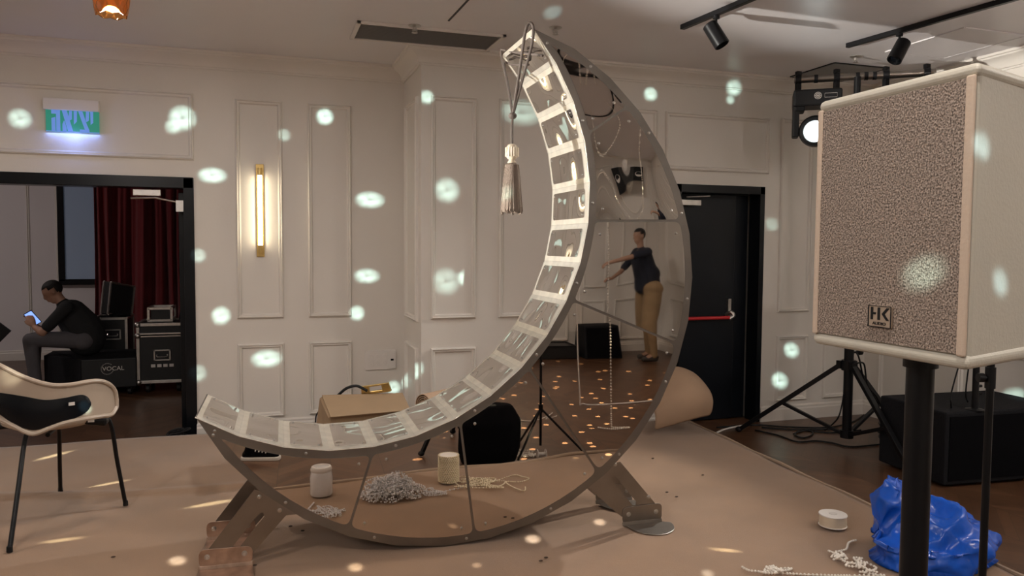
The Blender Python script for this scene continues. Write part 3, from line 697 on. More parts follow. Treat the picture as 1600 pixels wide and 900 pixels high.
# outlets
q0, q1 = onY(570, 548, YA), onY(619, 576, YA)
t = thing('wall_socket', 'white six gang wall socket panel on the left back wall', 'socket', ((q0.x+q1.x)/2, YA, (q0.z+q1.z)/2))
wd = q1.x-q0.x; ht = q0.z-q1.z
b = BM(); prism(b, roundpoly([(-wd/2, -ht/2), (wd/2, -ht/2), (wd/2, ht/2), (-wd/2, ht/2)], .02), V(), X, Z, -Y, .012); obj('socket_plate', b, 'white_plastic', t)
for i in range(3):
    for j in (0, 1):
        b = BM(); c = V((-wd*.30+i*wd*.21, -.012, (j-.5)*ht*.32)); lathe(b, [(.022, 0), (.022, .003), (.018, .003), (.017, .001)], c, 18, Matrix((X, Z, -Y)).transposed())
        for s in (-1, 1): cyl(b, c+V((s*.006, -.001, .002)), c+V((s*.006, -.004, .002)), .0025, seg=8)
        obj('socket_outlet', b, 'white_plastic', t)
b = BM(); box(b, (wd*.36, -.014, 0), (wd*.24, .008, ht*.92)); box(b, (wd*.36, -.0185, -.0), (wd*.10, .003, .02)); s_ = obj('switch_plate', b, 'white_plastic', t, bevel=.002)
b = BM(); box(b, (wd*.36, -.021, 0), (wd*.09, .003, .016)); obj('switch_button', b, 'black_plastic', s_)

# ------------------------------------------------------------ cardboard box etc behind the moon
t = thing('cardboard_box', 'brown cardboard box lying on stage behind the moon', 'box', (0, 0, 0))
zb = .56; A_ = onZ(516, 651, zb-.03); B2 = onZ(640, 640, zb-.03); C2 = onZ(629, 615, zb); D2 = onZ(503, 620, zb)
C2 = onP(629, 616, C2, F0); t.location = (A_.x, A_.y, ST)
dx = (B2-A_); 
def dn(p, z=ST+.014): return V((p.x, p.y, z))
b = BM(); hexa(b, [dn(A_), dn(B2), dn(C2), dn(D2), A_, B2, C2, D2]); obj('box_body', b, 'cardboard', t, world=True, bevel=.003)
b = BM(); up = Z*.012; o_ = (A_-D2).normalized()*.05; hexa(b, [D2+Z*.004, C2+Z*.004, B2+o_*.6+Z*.002, A_+o_*.6+Z*.002, D2+up, C2+up*.8, B2+o_*.6+up*.5, A_+o_*.6+up*.5]); obj('box_flap', b, 'cardboard', t, world=True)
b = BM(); l_ = (D2-C2).normalized()*.05; hexa(b, [D2-Z*.28, A_-Z*.28, A_+l_*.3-Z*.28, D2+l_-Z*.28, D2, A_, A_+l_*.2-Z*.01, D2+l_*.3-Z*.01]); obj('side_flap', b, 'cardboard', t, world=True)
# brass hinge plate and cable on the box
q = onZ(600, 612, .585); t = thing('brass_fitting', 'brass bracket plate with cutout resting on the cardboard box', 'fitting', q)
dC = C2-D2; dC.z = 0; dC.normalize(); yC = Z.cross(dC)
bl, br_, tr, tl = [onP(*p, q+yC*.05, F0) for p in ((566, 616), (612, 609), (608, 597), (565, 603))]
b = BM(); nrm = -F0*.03
def bil(u, v): return bl*(1-u)*(1-v)+br_*u*(1-v)+tr*u*v+tl*(1-u)*v
def cell(u0, u1, v0, v1): 
    P = [bil(u0, v0), bil(u1, v0), bil(u1, v1), bil(u0, v1)]; hexa(b, P+[p+nrm for p in P])
cell(0, .28, -.1, 1); cell(.72, 1, -.1, 1); cell(.28, .72, -.1, .25); cell(.28, .72, .8, 1)
obj('fitting_plate', b, 'brass', t, world=True, bevel=.003)
b = BM(); P = bil(.05, .3)+nrm; tube(b, smoothpath([onP(528, 618, P, F0), onP(541, 607, P, F0), onP(556, 603, P, F0), onP(567, 607, P, F0), onP(574, 611, P, F0)], 8), .010); tag(obj('black_cable', b, 'black_plastic', smooth=True), 'thick black cable curving out of the cardboard box', 'cable')
b = BM(); q = onZ(498, 657, ST); tube(b, smoothpath([onP(493, 660, D2, F0), onP(494, 650, D2, F0), onP(498, 643, D2, F0), onP(504, 638, D2, F0)], 8), .005); tag(obj('thin_cable', b, 'black_plastic', smooth=True), 'thin black wire beside the cardboard box', 'cable')
# rolled carpet end
c0 = onZ(650, 628, .45); c0 = onY(648, 628, 5.2); b = BM(); n = 90; L_ = .55; pts = []
for i in range(n): th = i/n*2*PI*4; r = .025+.055*i/n; pts.append((r*math.cos(th), r*math.sin(th)))
r0, r1 = [], []; ddir = V((.75, .55, 0)).normalized(); side = V((.55, -.75, 0)).normalized()
base_ = V((c0.x+.06, c0.y, c0.z-.02))
for (u, v) in pts: r0.append(b.verts.new(base_+side*u+Z*v)); r1.append(b.verts.new(base_+side*u+Z*v+ddir*L_))
for i in range(n-1): b.faces.new((r0[i], r0[i+1], r1[i+1], r1[i]))
ro = obj('paper_roll', b, 'kraft_paper'); s_ = ro.modifiers.new('t', 'SOLIDIFY'); s_.thickness = .005; tag(ro, 'end of a brown spiral roll lying behind the moon rim', 'roll')
b = BM(); cb = base_+ddir*.27; addbox(b, cb.x-.2, cb.x+.25, cb.y-.12, cb.y+.15, ST+.005, base_.z-.085); tag(obj('storage_box', b, 'cardboard', bevel=.004), 'brown carton carrying the spiral paper roll behind the moon', 'box')

# curled kraft sheet at the far right corner of the stage
Yk = 5.35
def kp(px, py, y): return onY(px, py, y)
b = BM(); ring0 = []; ring1 = []
sil_near = [(1003, 664), (1015, 628), (1038, 588), (1058, 574)]
n = 16; rows = []
# a conical curl: left mouth narrow low, right mouth tall
for k in range(n+1):
    a = PI*(-.15+1.25*k/n)
    rowp = []
    for j in range(9):
        s = j/8; cx = 2.93+.44*s; cyy = 5.42+.08*s; rr = .10+.135*math.sin(min(1, s*1.25)*PI/2)*(1 if s < .8 else 1-(s-.8)*.8)
        rowp.append(b.verts.new((cx+.04*math.cos(a)*s, cyy-math.cos(a)*rr*1.25, ST+.01+rr*1.05+math.sin(a)*rr*1.05+.02*math.sin(3*a+2*s))))
    rows.append(rowp)
for k in range(n):
    for j in range(8): b.faces.new((rows[k][j], rows[k][j+1], rows[k+1][j+1], rows[k+1][j]))
kr = obj('carpet_offcut', b, 'kraft_paper', smooth=True); s_ = kr.modifiers.new('s', 'SUBSURF'); s_.levels = 2; s_.render_levels = 2; s_ = kr.modifiers.new('t', 'SOLIDIFY'); s_.thickness = .006
tag(kr, 'curled brown carpet offcut bulging behind the right side of the moon', 'carpet offcut')

# ------------------------------------------------------------ speaker on a pole (foreground right)
sz0, sz1 = 1.365, 1.957; fx = 1.303; fyl, fyr = 1.561, 1.130; dpt = .37; tp = .12
t = thing('loudspeaker', 'large cream loudspeaker with speckled grille on a black pole', 'loudspeaker', (1.42, 1.345, sz0))
FL, FR = V((fx, fyl, 0)), V((fx, fyr, 0)); BL, BR = V((fx+dpt, fyl-tp, 0)), V((fx+dpt, fyr+tp, 0))
def slab(b, z0, z1, e=0):
    P = [FL+V((-e, e, 0)), FR+V((-e, -e, 0)), BR+V((e, -e, 0)), BL+V((e, e, 0))]; hexa(b, [p+Z*z0 for p in P]+[p+Z*z1 for p in P])
b = BM(); slab(b, sz0+.01, sz1-.01); obj('cabinet', b, 'speaker_paint', t, world=True, bevel=.014, seg=4)
for nm, z0, z1 in (('top_edge', sz1-.028, sz1), ('bottom_edge', sz0, sz0+.030)):
    b = BM(); slab(b, z0, z1, .006); obj(nm, b, 'speaker_paint', t, world=True, bevel=.013, seg=4)
fd = FR-FL; 
def fp(u, z, d=0): return FL+fd*u+Z*z-X*d
b = BM(); hexa(b, [fp(0, sz0+.026, .002), fp(.035, sz0+.026, .002), fp(.035, sz0+.026, .011), fp(0, sz0+.026, .011), fp(0, sz1-.024, .002), fp(.035, sz1-.024, .002), fp(.035, sz1-.024, .011), fp(0, sz1-.024, .011)])
obj('grille_surround', b, 'speaker_edge', t, world=True, bevel=.004, seg=3); b = BM(); hexa(b, [fp(.955, sz0+.026, .002), fp(1.0, sz0+.026, .002), fp(1.0, sz0+.026, .011), fp(.955, sz0+.026, .011), fp(.955, sz1-.024, .002), fp(1.0, sz1-.024, .002), fp(1.0, sz1-.024, .011), fp(.955, sz1-.024, .011)])
obj('grille_surround', b, 'speaker_edge', t, world=True, bevel=.004, seg=3)
b = BM(); hexa(b, [fp(.035, sz0+.030, -.005), fp(.955, sz0+.030, -.005), fp(.955, sz0+.030, .007), fp(.035, sz0+.030, .007), fp(.035, sz1-.028, -.005), fp(.955, sz1-.028, -.005), fp(.955, sz1-.028, .007), fp(.035, sz1-.028, .007)])
gr = obj('grille', b, 'grille_foam', t, world=True)
q0 = onX(1357, 476, fx-.012); q1 = onX(1392, 514, fx-.012); b = BM()
wy = q0.y-q1.y; hz = q0.z-q1.z
bo = V((fx-.007, q0.y, q1.z)); prism(b, roundpoly([(0, 0), (wy, 0), (wy, hz), (0, hz)], .004), bo, -Y, Z, -X, .005); lg = obj('logo_plate', b, 'logo_plate', t, world=True, bevel=.0008)
b = BM(); bo = bo-X*.0051
def lg_(pl): prism(b, [(u*wy, v*hz) for u, v in pl], bo, -Y, Z, -X, .001)
for pl in [[(.12, .34), (.22, .34), (.22, .92), (.12, .92)], [(.22, .58), (.34, .58), (.34, .68), (.22, .68)], [(.42, .34), (.52, .34), (.52, .92), (.42, .92)], [(.60, .63), (.80, .92), (.92, .92), (.72, .63), (.92, .34), (.80, .34)],
           [(0, 0), (1, 0), (1, .035), (0, .035)], [(0, .965), (1, .965), (1, 1), (0, 1)], [(0, 0), (.035, 0), (.035, 1), (0, 1)], [(.965, 0), (1, 0), (1, 1), (.965, 1)]]: lg_(pl)
obj('logo_letters', b, 'black_plastic', lg, world=True, label='black HK letters')
b = textbm('AUDIO', hz*.20, bo-Y*wy*.5+Z*hz*.17, -Y, Z, -X, .0012); 
for v in b.verts: v.co = V((v.co.x, bo.y-wy*.5+(v.co.y-(bo.y-wy*.5))*1.25, v.co.z))
obj('logo_lettering', b, 'black_plastic', lg, world=True)
b = BM(); lathe(b, [(.05, 0), (.05, -.008), (.036, -.012), (.036, -.03)], (1.402, 1.335, sz0+.002), 24); obj('pole_cup', b, 'black_metal', t, world=True, smooth=True)

def tripod(name, label, c, r, z_top, spread, zc_, zl, rot, group=None, thick=.014, rt=None):
    t = thing(name, label, 'stand', (c[0], c[1], 0), 0, group)
    b = BM(); cyl(b, (0, 0, .06), (0, 0, z_top), r, rt or r, 24); obj('pole', b, 'black_metal', t, smooth=True)
    b = BM(); cyl(b, (0, 0, zc_-.05), (0, 0, zc_+.03), r*1.5, seg=20); 
    for k in range(3): 
        a = rot+k*2*PI/3; box(b, (math.cos(a)*r*1.7, math.sin(a)*r*1.7, zc_), (.03, .03, .05), Matrix.Rotation(a, 3, 'Z'))
    obj('collar', b, 'black_metal', t, smooth=True)
    b = BM(); cyl(b, (0, 0, zl-.03), (0, 0, zl+.03), r*1.4, seg=20); obj('lower_hub', b, 'black_metal', t, smooth=True)
    b = BM(); cyl(b, (r, 0, zc_+.12), (r+.06, 0, zc_+.12), .006, seg=8); cyl(b, (r+.05, 0, zc_+.12), (r+.075, 0, zc_+.12), .018, seg=12); obj('knob', b, 'black_plastic', t, smooth=True)
    for k in range(3):
        a = rot[k] if isinstance(rot, (list, tuple)) else rot+k*2*PI/3; d = V((math.cos(a), math.sin(a), 0)); s = spread[k] if isinstance(spread, (list, tuple)) else spread
        b = BM(); A = d*r*1.7+Z*zc_; B = d*s+Z*.015; n_ = Z.cross(d)*thick; up_ = (B-A).cross(n_).normalized()*thick
        hexa(b, [A-n_-up_, B-n_-up_, B+n_-up_, A+n_-up_, A-n_+up_, B-n_+up_, B+n_+up_, A+n_+up_]); lgo = obj('leg', b, 'black_metal', t, bevel=.003)
        b = BM(); sph(b, B+Z*.008, .022, 12, 8, (1.2, 1.2, .9)); obj('rubber_foot', b, 'black_plastic', lgo, smooth=True)
        b = BM(); M_ = A+(B-A)*.55; cyl(b, d*r+Z*zl, M_, thick*.8, seg=8); obj('brace', b, 'black_metal', t)
    return t
tripod('speaker_stand', 'thick black pole stand carrying the cream loudspeaker', (1.402, 1.335), .029, sz0-.0, .42, .62, .18, -PI/2)
# second, thinner stand right behind
qs = onP(1547, 600, CP+F0*2.15, F0)
t = thing('light_stand', 'thin black stand with a side knob behind the loudspeaker', 'stand', (qs.x, qs.y, 0))
b = BM(); cyl(b, (0, 0, .05), (0, 0, 1.75), .0105, seg=16); obj('pole', b, 'black_metal', t, smooth=True)
b = BM(); zk = qs.z+.018; c_ = -R0; cyl(b, V((0, 0, zk)), c_*.03+Z*zk, .006, seg=8); cyl(b, c_*.02+Z*zk, c_*.035+Z*zk, .013, seg=14); cyl(b, (0, 0, zk-.03), (0, 0, zk+.03), .014, seg=14); obj('knob', b, 'black_plastic', t, smooth=True)
for k in range(3):
    a = .3+k*2*PI/3; b = BM(); tube(b, [(0, 0, .34), (.33*math.cos(a), .33*math.sin(a), .012)], .009, 8); obj('leg', b, 'black_metal', t, smooth=True)
b = BM(); cyl(b, (0, 0, .31), (0, 0, .37), .018, seg=14); obj('collar', b, 'black_metal', t, smooth=True)
# black satellite cabinet on the sub pole hidden behind? only its pole shows
# subwoofer at the right wall
qa = onZ(1456, 762, 0); sx, sy = 4.30, 3.93
t = thing('subwoofer', 'large black subwoofer cabinet on the floor by the right wall', 'subwoofer', (4.85, 4.3, 0))
sxa, sya = 4.33, 3.90; th_ = math.radians(-4)
szt = onP(1460, 645, V((sxa, sya, 0)), F0).z
b = BM(); M_ = Matrix.Rotation(th_, 3, 'Z'); W_, D_ = 1.0, .62
def sb(x, y): q = M_ @ V((x, y, 0)); return V((sxa+q.x, sya+q.y, 0))
hexa(b, [sb(0, 0)+Z*.02, sb(W_, 0)+Z*.02, sb(W_, D_)+Z*.02, sb(0, D_)+Z*.02, sb(0, 0)+Z*szt, sb(W_, 0)+Z*szt, sb(W_, D_)+Z*szt, sb(0, D_)+Z*szt]); obj('cabinet', b, 'padded_black', t, world=True, bevel=.012)
b = BM(); hexa(b, [sb(.03, -.006)+Z*.05, sb(W_-.03, -.006)+Z*.05, sb(W_-.03, 0)+Z*.05, sb(.03, 0)+Z*.05, sb(.03, -.006)+Z*(szt-.03), sb(W_-.03, -.006)+Z*(szt-.03), sb(W_-.03, 0)+Z*(szt-.03), sb(.03, 0)+Z*(szt-.03)]); obj('grille', b, 'black_fabric', t, world=True)
b = BM()
for u in (.15, W_-.15):
    for v in (.10, D_-.10): q = sb(u, v); cyl(b, q, q+Z*.022, .03, seg=12)
obj('rubber_feet', b, 'black_plastic', t, world=True)
b = BM(); qp = onZ(1523, 640, szt); lathe(b, [(.06, 0), (.06, .004), (.02, .012), (.019, .03)], (qp.x, qp.y, szt), 20); cyl(b, (qp.x, qp.y, szt), (qp.x, qp.y, szt+.95), .021, seg=16); cyl(b, (qp.x+.02, qp.y, szt+.11), (qp.x+.05, qp.y, szt+.11), .01, seg=10); cyl(b, (qp.x+.02, qp.y, szt+.16), (qp.x+.05, qp.y, szt+.16), .01, seg=10)
tag(obj('speaker_pole', b, 'black_metal', smooth=True), 'short black pole standing on top of the subwoofer', 'pole')
b = BM(); addbox(b, qp.x-.13, qp.x+.13, qp.y-.14, qp.y+.14, szt+.95, szt+1.40); s_ = obj('satellite_speaker', b, 'black_fabric', bevel=.01); tag(s_, 'small black speaker on the subwoofer pole, hidden behind the cream one', 'loudspeaker')
b = BM()
tube(b, smoothpath([V((qp.x+.02, qp.y-.02, szt+.9)), onP(1490, 600, qp, F0), onP(1486, 630, qp, F0), onP(1488, 645, qp+F0*.12, F0)], 8), .005)
tube(b, smoothpath([V((qp.x-.02, qp.y-.02, szt+.8)), onP(1510, 600, qp, F0), onP(1512, 628, qp+F0*.1, F0)], 8), .005)
tag(obj('hanging_cables', b, 'black_plastic', smooth=True), 'two thin black cables hanging beside the subwoofer pole', 'cable')

# ------------------------------------------------------------ lighting stand with T-bar and moving head
LC = V((4.42, 4.9, 0))
feet = [V((3.95, 5.66, 0)), V((4.20, 3.98, 0)), V((5.32, 5.25, 0))]
t = tripod('lighting_stand', 'tall black tripod lighting stand with a crossbar near the far corner', (LC.x, LC.y), .034, 2.93, [(f-LC).length for f in feet], .70, .13, [math.atan2((f-LC).y, (f-LC).x) for f in feet], thick=.017, rt=.03) if False else None
def tripod2():
    t = thing('lighting_stand', 'tall black tripod lighting stand with a crossbar near the far corner', 'stand', LC)
    b = BM(); cyl(b, (0, 0, .12), (0, 0, 1.5), .036, seg=24); cyl(b, (0, 0, 1.5), (0, 0, 2.93), .025, seg=24); obj('pole', b, 'black_metal', t, smooth=True)
    b = BM(); cyl(b, (0, 0, .64), (0, 0, .72), .055, seg=20)
    b2 = BM(); cyl(b2, (0, 0, .10), (0, 0, .16), .05, seg=20); obj('lower_hub', b2, 'black_metal', t, smooth=True)
    b2 = BM(); cyl(b2, (.03, 0, .78), (.10, 0, .78), .008, seg=8); cyl(b2, (.09, 0, .78), (.12, 0, .78), .024, seg=12); obj('knob', b2, 'black_plastic', t, smooth=True)
    for f in feet:
        d = (f-LC); s = d.length; d.normalize(); A = d*.06+Z*.68; B = d*s+Z*.02; n_ = Z.cross(d)*.018; up_ = (B-A).cross(n_).normalized()*.018
        box(b, d*.06+Z*.68, (.05, .05, .06))
        bb = BM(); hexa(bb, [A-n_-up_, B-n_-up_, B+n_-up_, A+n_-up_, A-n_+up_, B-n_+up_, B+n_+up_, A+n_+up_]); lg = obj('leg', bb, 'black_metal', t, bevel=.003)
        bb = BM(); sph(bb, B+Z*.006, .026, 12, 8, (1.2, 1.2, .9)); obj('rubber_foot', bb, 'black_plastic', lg, smooth=True)
        bb = BM(); Mm = A+(B-A)*.56; a_ = d*.04+Z*.13
        n2 = Z.cross(d)*.014; u2 = (Mm-a_).cross(n2).normalized()*.012
        hexa(bb, [a_-n2-u2, Mm-n2-u2, Mm+n2-u2, a_+n2-u2, a_-n2+u2, Mm-n2+u2, Mm+n2+u2, a_+n2+u2]); obj('brace', bb, 'black_metal', t)
    obj('collar', b, 'black_metal', t, smooth=True)
    return t
ls = tripod2()
H_ = 2.955; ba = onZ(1241, 125, H_); bb_ = onZ(1462, 113, H_)
b = BM(); cyl(b, ba, bb_, .029, seg=20); obj('crossbar', b, 'steel', ls, world=True, smooth=True, label='grey metal crossbar')
bd = (bb_-ba).normalized()
for k in (.16, .46, .52, .58): b = BM(); c = ba+(bb_-ba)*k; cyl(b, c-bd*.014, c+bd*.014, .033, seg=16); obj('bar_tape', b, 'black_plastic', ls, world=True, smooth=True)
def clamp(b, c):
    cyl(b, c-bd*.022, c+bd*.022, .040, seg=18); box(b, c+Z*.05, (.04, .03, .03)); box(b, c-Z*.06, (.035, .035, .08))
def moving_head(k0, k1, lb, aim, lit):
    c0, c1 = ba+(bb_-ba)*k0, ba+(bb_-ba)*k1; cm = (c0+c1)/2; t = thing('moving_head_light', lb, 'stage light', cm-Z*.02, 0, 'moving head stage lights')
    for c_ in (c0, c1): b = BM(); clamp(b, c_); obj('hook_clamp', b, 'black_metal', t, world=True)
    M_ = Matrix((bd, Z.cross(bd), Z)).transposed()
    b = BM(); box(b, cm-Z*.165, (.36, .24, .13), M_); bs = obj('base_box', b, 'black_plastic', t, world=True, bevel=.015)
    fb = -(Z.cross(bd)) if (Z.cross(bd)).dot(F0) > 0 else Z.cross(bd)
    b = BM(); o = cm-Z*.155+fb*.121
    for r in (.026, .016): tube(b, [o+(bd*math.cos(a)+Z*math.sin(a))*r for a in [2*PI*i/20 for i in range(20)]], .0016, 6, True)
    for i in range(4): a = i*PI/4; d_ = bd*math.cos(a)+Z*math.sin(a); tube(b, [o-d_*.026, o+d_*.026], .0012, 4)
    tube(b, [o+bd*.05+Z*.016, o+bd*.14+Z*.016, o+bd*.14-Z*.016, o+bd*.05-Z*.016], .0012, 4, True); obj('base_emblem', b, 'logo_grey', bs, world=True)
    b = BM()
    for s in (-1, 1):
        box(b, cm-Z*.33+bd*(s*.155), (.05, .13, .27), M_); box(b, cm-Z*.24+bd*(s*.13), (.08, .16, .05), M_)
    obj('yoke', b, 'black_plastic', t, world=True, bevel=.012)
    hc = cm-Z*.415; ax = (V(aim)-hc).normalized(); x_, y_ = frame_of(ax)
    b = BM(); lathe(b, [(.03, -.16), (.085, -.145), (.115, -.08), (.125, 0), (.125, .06), (.112, .10), (.085, .115), (.08, .10)], hc, 32, Matrix((x_, y_, ax)).transposed()); hd = obj('head', b, 'black_plastic', t, world=True, smooth=True)
    b = BM(); lathe(b, [(.08, .098), (.075, .112), (.04, .122), (.01, .125)], hc, 28, Matrix((x_, y_, ax)).transposed()); obj('lens', b, 'lamp_glow' if lit else 'black_gloss', hd, world=True, smooth=True)
    return hc+ax*.16
HL = moving_head(.03, .31, 'moving head light with its lens glowing white, left of the loudspeaker', (.6, 1.4, 1.75), True)
moving_head(.66, .94, 'unlit moving head light on the right half of the crossbar', (4.6, 3.0, .8), False)

# floor cables by the stand
b = BM()
def fl(px, py, z=.008): return onZ(px, py, z)
for k, L in enumerate([[(1120, 668), (1180, 664), (1230, 667), (1290, 668), (1330, 660), (1350, 648)], [(1180, 672), (1215, 680), (1245, 690), (1275, 689), (1300, 692), (1330, 698), (1380, 694), (1425, 692)],
          [(1240, 678), (1262, 672), (1270, 678), (1256, 684), (1243, 680), (1252, 673), (1300, 676), (1345, 672)], [(1190, 668), (1240, 671), (1300, 671)], [(1290, 672), (1315, 660), (1316, 635), (1317, 620)]]):
    if k == 4: tube(b, smoothpath([fl(1290, 672), onP(1308, 655, LC, F0), onP(1315, 635, LC, F0), V((LC.x-.04, LC.y, .45))], 8), .006); continue
    tube(b, smoothpath([fl(*p) for p in L], 8), .007)
tag(obj('floor_cables', b, 'black_plastic', smooth=True), 'black cables lying across the floor under the lighting stand', 'cable')
b = BM()
qc = fl(1410, 690); 
for k in range(14):
    r = .10+.05*random.random(); o = V((qc.x+random.uniform(-.05, .05)+.05, qc.y+random.uniform(-.05, .05), .012+k*.011)); tl = random.uniform(-.15, .15)
    tube(b, [o+V((r*1.5*math.cos(a), r*math.sin(a), .02*math.sin(a+tl*9))) for a in [2*PI*i/22 for i in range(22)]], .009, 6, True)
tag(obj('cable_coil', b, 'black_plastic', smooth=True), 'black coiled cable heap on the floor behind the loudspeaker pole', 'cable coil')
b = BM(); tube(b, smoothpath([fl(1120, 676), fl(1135, 670), fl(1165, 664)], 8), .008); tag(obj('white_cable', b, 'white_plastic', smooth=True), 'short white cable on the floor by the fire door', 'cable')
# cables gathered on the stand
b = BM(); tube(b, smoothpath([LC+V((.03, -.05, .78)), LC+V((.12, .02, .72)), LC+V((.2, .05, .55)), LC+V((.35, .12, .42)), LC+V((.5, .2, .30))], 8), .007); tube(b, smoothpath([LC+V((.03, -.05, .70)), LC+V((.15, .0, .68)), LC+V((.22, .03, .5)), LC+V((.4, .1, .36)), LC+V((.7, .25, .02))], 8), .007)
tag(obj('stand_cable', b, 'black_plastic', smooth=True), 'black cables running down a leg of the lighting stand', 'cable')
b = BM(); qc = onZ(287, 672, .02)
for k in range(9):
    r = .04+.03*random.random(); o = V((qc.x+random.uniform(-.02, .03), 6.52+random.uniform(-.02, .03), .012+k*.014))
    tube(b, [o+V((r*1.2*math.cos(a), r*math.sin(a), .02*math.sin(a+k))) for a in [2*PI*i/18 for i in range(18)]], .008, 6, True)
tag(obj('cable_bundle', b, 'black_plastic', smooth=True), 'small dark cable bundle on the floor by the left door jamb', 'cable coil')

# ------------------------------------------------------------ blue bag
bag = []
def wp(px, py, y): return onY(px, py, y)
cen = V((3.02, 2.78, ST))
for k in range(16): a = 2*PI*k/16; bag.append(cen+V((.27*math.cos(a), .22*math.sin(a), .012)))
for k in range(16): a = 2*PI*k/16+.2; bag.append(cen+V((.31*math.cos(a)+.01, .25*math.sin(a), .12+.03*random.random())))
pk = [wp(1352, 828, 2.98), wp(1362, 800, 2.95), wp(1386, 742, 2.95), wp(1412, 738, 2.95), wp(1450, 778, 2.85), wp(1480, 785, 2.8), wp(1530, 822, 2.72), wp(1556, 850, 2.68), wp(1562, 880, 2.66), wp(1376, 880, 2.85)]
b = BM()
def hull(points):
    vs_ = [b.verts.new(p) for p in points]; r = bmesh.ops.convex_hull(b, input=vs_)
    bmesh.ops.delete(b, geom=list({g for g in r['geom_interior'] if isinstance(g, bmesh.types.BMVert)}), context='VERTS')
hull(bag+[pk[0], pk[9], pk[6], pk[7], pk[8], wp(1440, 800, 2.88), wp(1500, 812, 2.78)]+[cen+V((.05, .12, .3)), cen+V((.1, -.1, .26))])
b.verts.index_update(); b1 = b; b = BM()
hull([pk[2], pk[3], pk[2]+V((.03, -.10, -.02)), pk[3]+V((0, .08, -.03)), pk[1], wp(1440, 790, 2.9), wp(1440, 830, 2.8), wp(1370, 830, 3.05), wp(1365, 850, 2.85), wp(1455, 785, 2.95)]); me_ = bpy.data.meshes.new('x'); b.to_mesh(me_); b.free(); b1.from_mesh(me_)
b1 = remesh(b1, .011, 3)
from mathutils import noise as NZ
bmesh.ops.recalc_face_normals(b1, faces=b1.faces[:]); b1.normal_update()
for v in b1.verts:
    p = V((v.co.x*3.2+v.co.z*2, v.co.y*3.2, v.co.z*3.6-v.co.x*1.5)); n_ = 1-abs(NZ.noise(p+V((3, 1, 7))))*4; q = V((v.co.x*7-v.co.z*5, v.co.y*7, v.co.z*6)); n2 = 1-abs(NZ.noise(q))*4
    k = 0 if v.co.z < ST+.015 else 1
    v.co += v.normal*(.026*n_+.015*n2+.005*(1-abs(NZ.noise(v.co*16))*4)-.016)*k; v.co.z = max(v.co.z, ST+.012)
for v in b1.verts: v.co.x = cen.x+(v.co.x-cen.x)*1.06-.02
bg = obj('plastic_bag', b1, 'blue_plastic', smooth=False); 
for f in bg.data.polygons: f.use_smooth = True
tag(bg, 'crumpled bright blue plastic bag on the stage edge behind the loudspeaker pole', 'bag')

# ------------------------------------------------------------ beads, spools
def spool(px, py, lb):
    q = onZ(px, py, ST+.008); t = thing('ribbon_spool', lb, 'spool', q)
    k = (onZ(px+21, py, ST)-onZ(px-21, py, ST)).length/2
    b = BM(); lathe(b, [(k*.96, .0), (k, .004), (k*.985, .006)], (0, 0, 0), 40); lathe(b, [(k*.985, .058), (k, .060), (k*.97, .065), (k*.3, .065), (k*.28, .060)], (0, 0, 0), 40); obj('flange', b, 'white_plastic', t, smooth=True)
    b = BM(); lathe(b, [(k*.95, .006), (k*.965, .03), (k*.95, .058)], (0, 0, 0), 40); obj('ribbon', b, 'satin', t, smooth=True, label='pale gold ribbon')
    b = BM(); lathe(b, [(k*.28, .062), (k*.28, .067), (k*.2, .0675)], (0, 0, 0), 24); obj('hub', b, 'logo_grey', t)
spool(1301, 821, 'white spool of pale satin ribbon lying flat on the carpet')
def strand(name, path, r, m, lb, cat='bead strand', step=1.9, subd=12, kind=None):
    b = BM(); P = smoothpath(path, subd); acc = 0; last = P[0]; cnt = 0
    tmpl = []
    for p in P:
        if (p-last).length >= r*step or cnt == 0: sph(b, p, r, 7, 5); last = p; cnt += 1
    tube(b, P[::3]+[P[-1]] if len(P) > 6 else P, r*.22, 4)
    o = obj(name, b, m, smooth=True); 
    for f in o.data.polygons: f.use_smooth = True
    tag(o, lb, cat, kind=kind); return o
def sc_path(pts, z=ST+.012, jit=0): return [onZ(x+random.uniform(-jit, jit), y+random.uniform(-jit*.4, jit*.4), z+random.uniform(0, .02 if jit else 0)) for x, y in pts]
def meander(a, c, wid, n, z=ST+.012):
    out = []
    for i in range(n):
        s = i/(n-1); s2 = s+.12*math.sin(i*2.1); x = a[0]+(c[0]-a[0])*s2; y = a[1]+(c[1]-a[1])*s2
        out.append(onZ(x+random.uniform(-wid, wid), y+random.uniform(-wid, wid)*.45, z+random.uniform(0, .02)))
    return out
strand('bead_strand', sc_path([(1337, 844), (1326, 848), (1322, 858), (1310, 862)])+meander((1300, 864), (1365, 892), 16, 46)+sc_path([(1350, 899), (1300, 899), (1230, 896), (1200, 893)])+meander((1225, 888), (1195, 890), 14, 16)+sc_path([(1185, 893), (1170, 891), (1158, 885)]),
       .0062, 'pearl', 'tangled string of white pearl beads on the carpet near the blue bag')
# items on the near edge of the stage, seen in the mirrors
def vz(px, py, z): return refl(onZ(px, py, z))
q = vz(502, 771, ST+.008); t = thing('bead_spool', 'clear plastic wrapped roll of crystal beads on the near stage edge', 'bead roll', q)
b = BM(); lathe(b, [(.062, 0), (.066, .01), (.064, .05), (.066, .10), (.058, .148), (.05, .160), (.02, .164)], (0, 0, 0), 28); 
o = obj('bead_winding', b, 'crystal', t, smooth=True)
b = BM(); lathe(b, [(.060, .138), (.063, .15), (.056, .166), (.045, .168), (.04, .16)], (0, 0, 0), 28); obj('plastic_wrap', b, 'white_plastic', t, smooth=True)
q = vz(701, 752, ST+.008); t = thing('bead_spool', 'roll wound with cream pearl beads on the near stage edge', 'bead roll', q)
b = BM(); lathe(b, [(.055, 0), (.057, .07), (.055, .17), (.02, .172)], (0, 0, 0), 24); obj('spool_core', b, 'white_plastic', t, smooth=True)
b = BM()
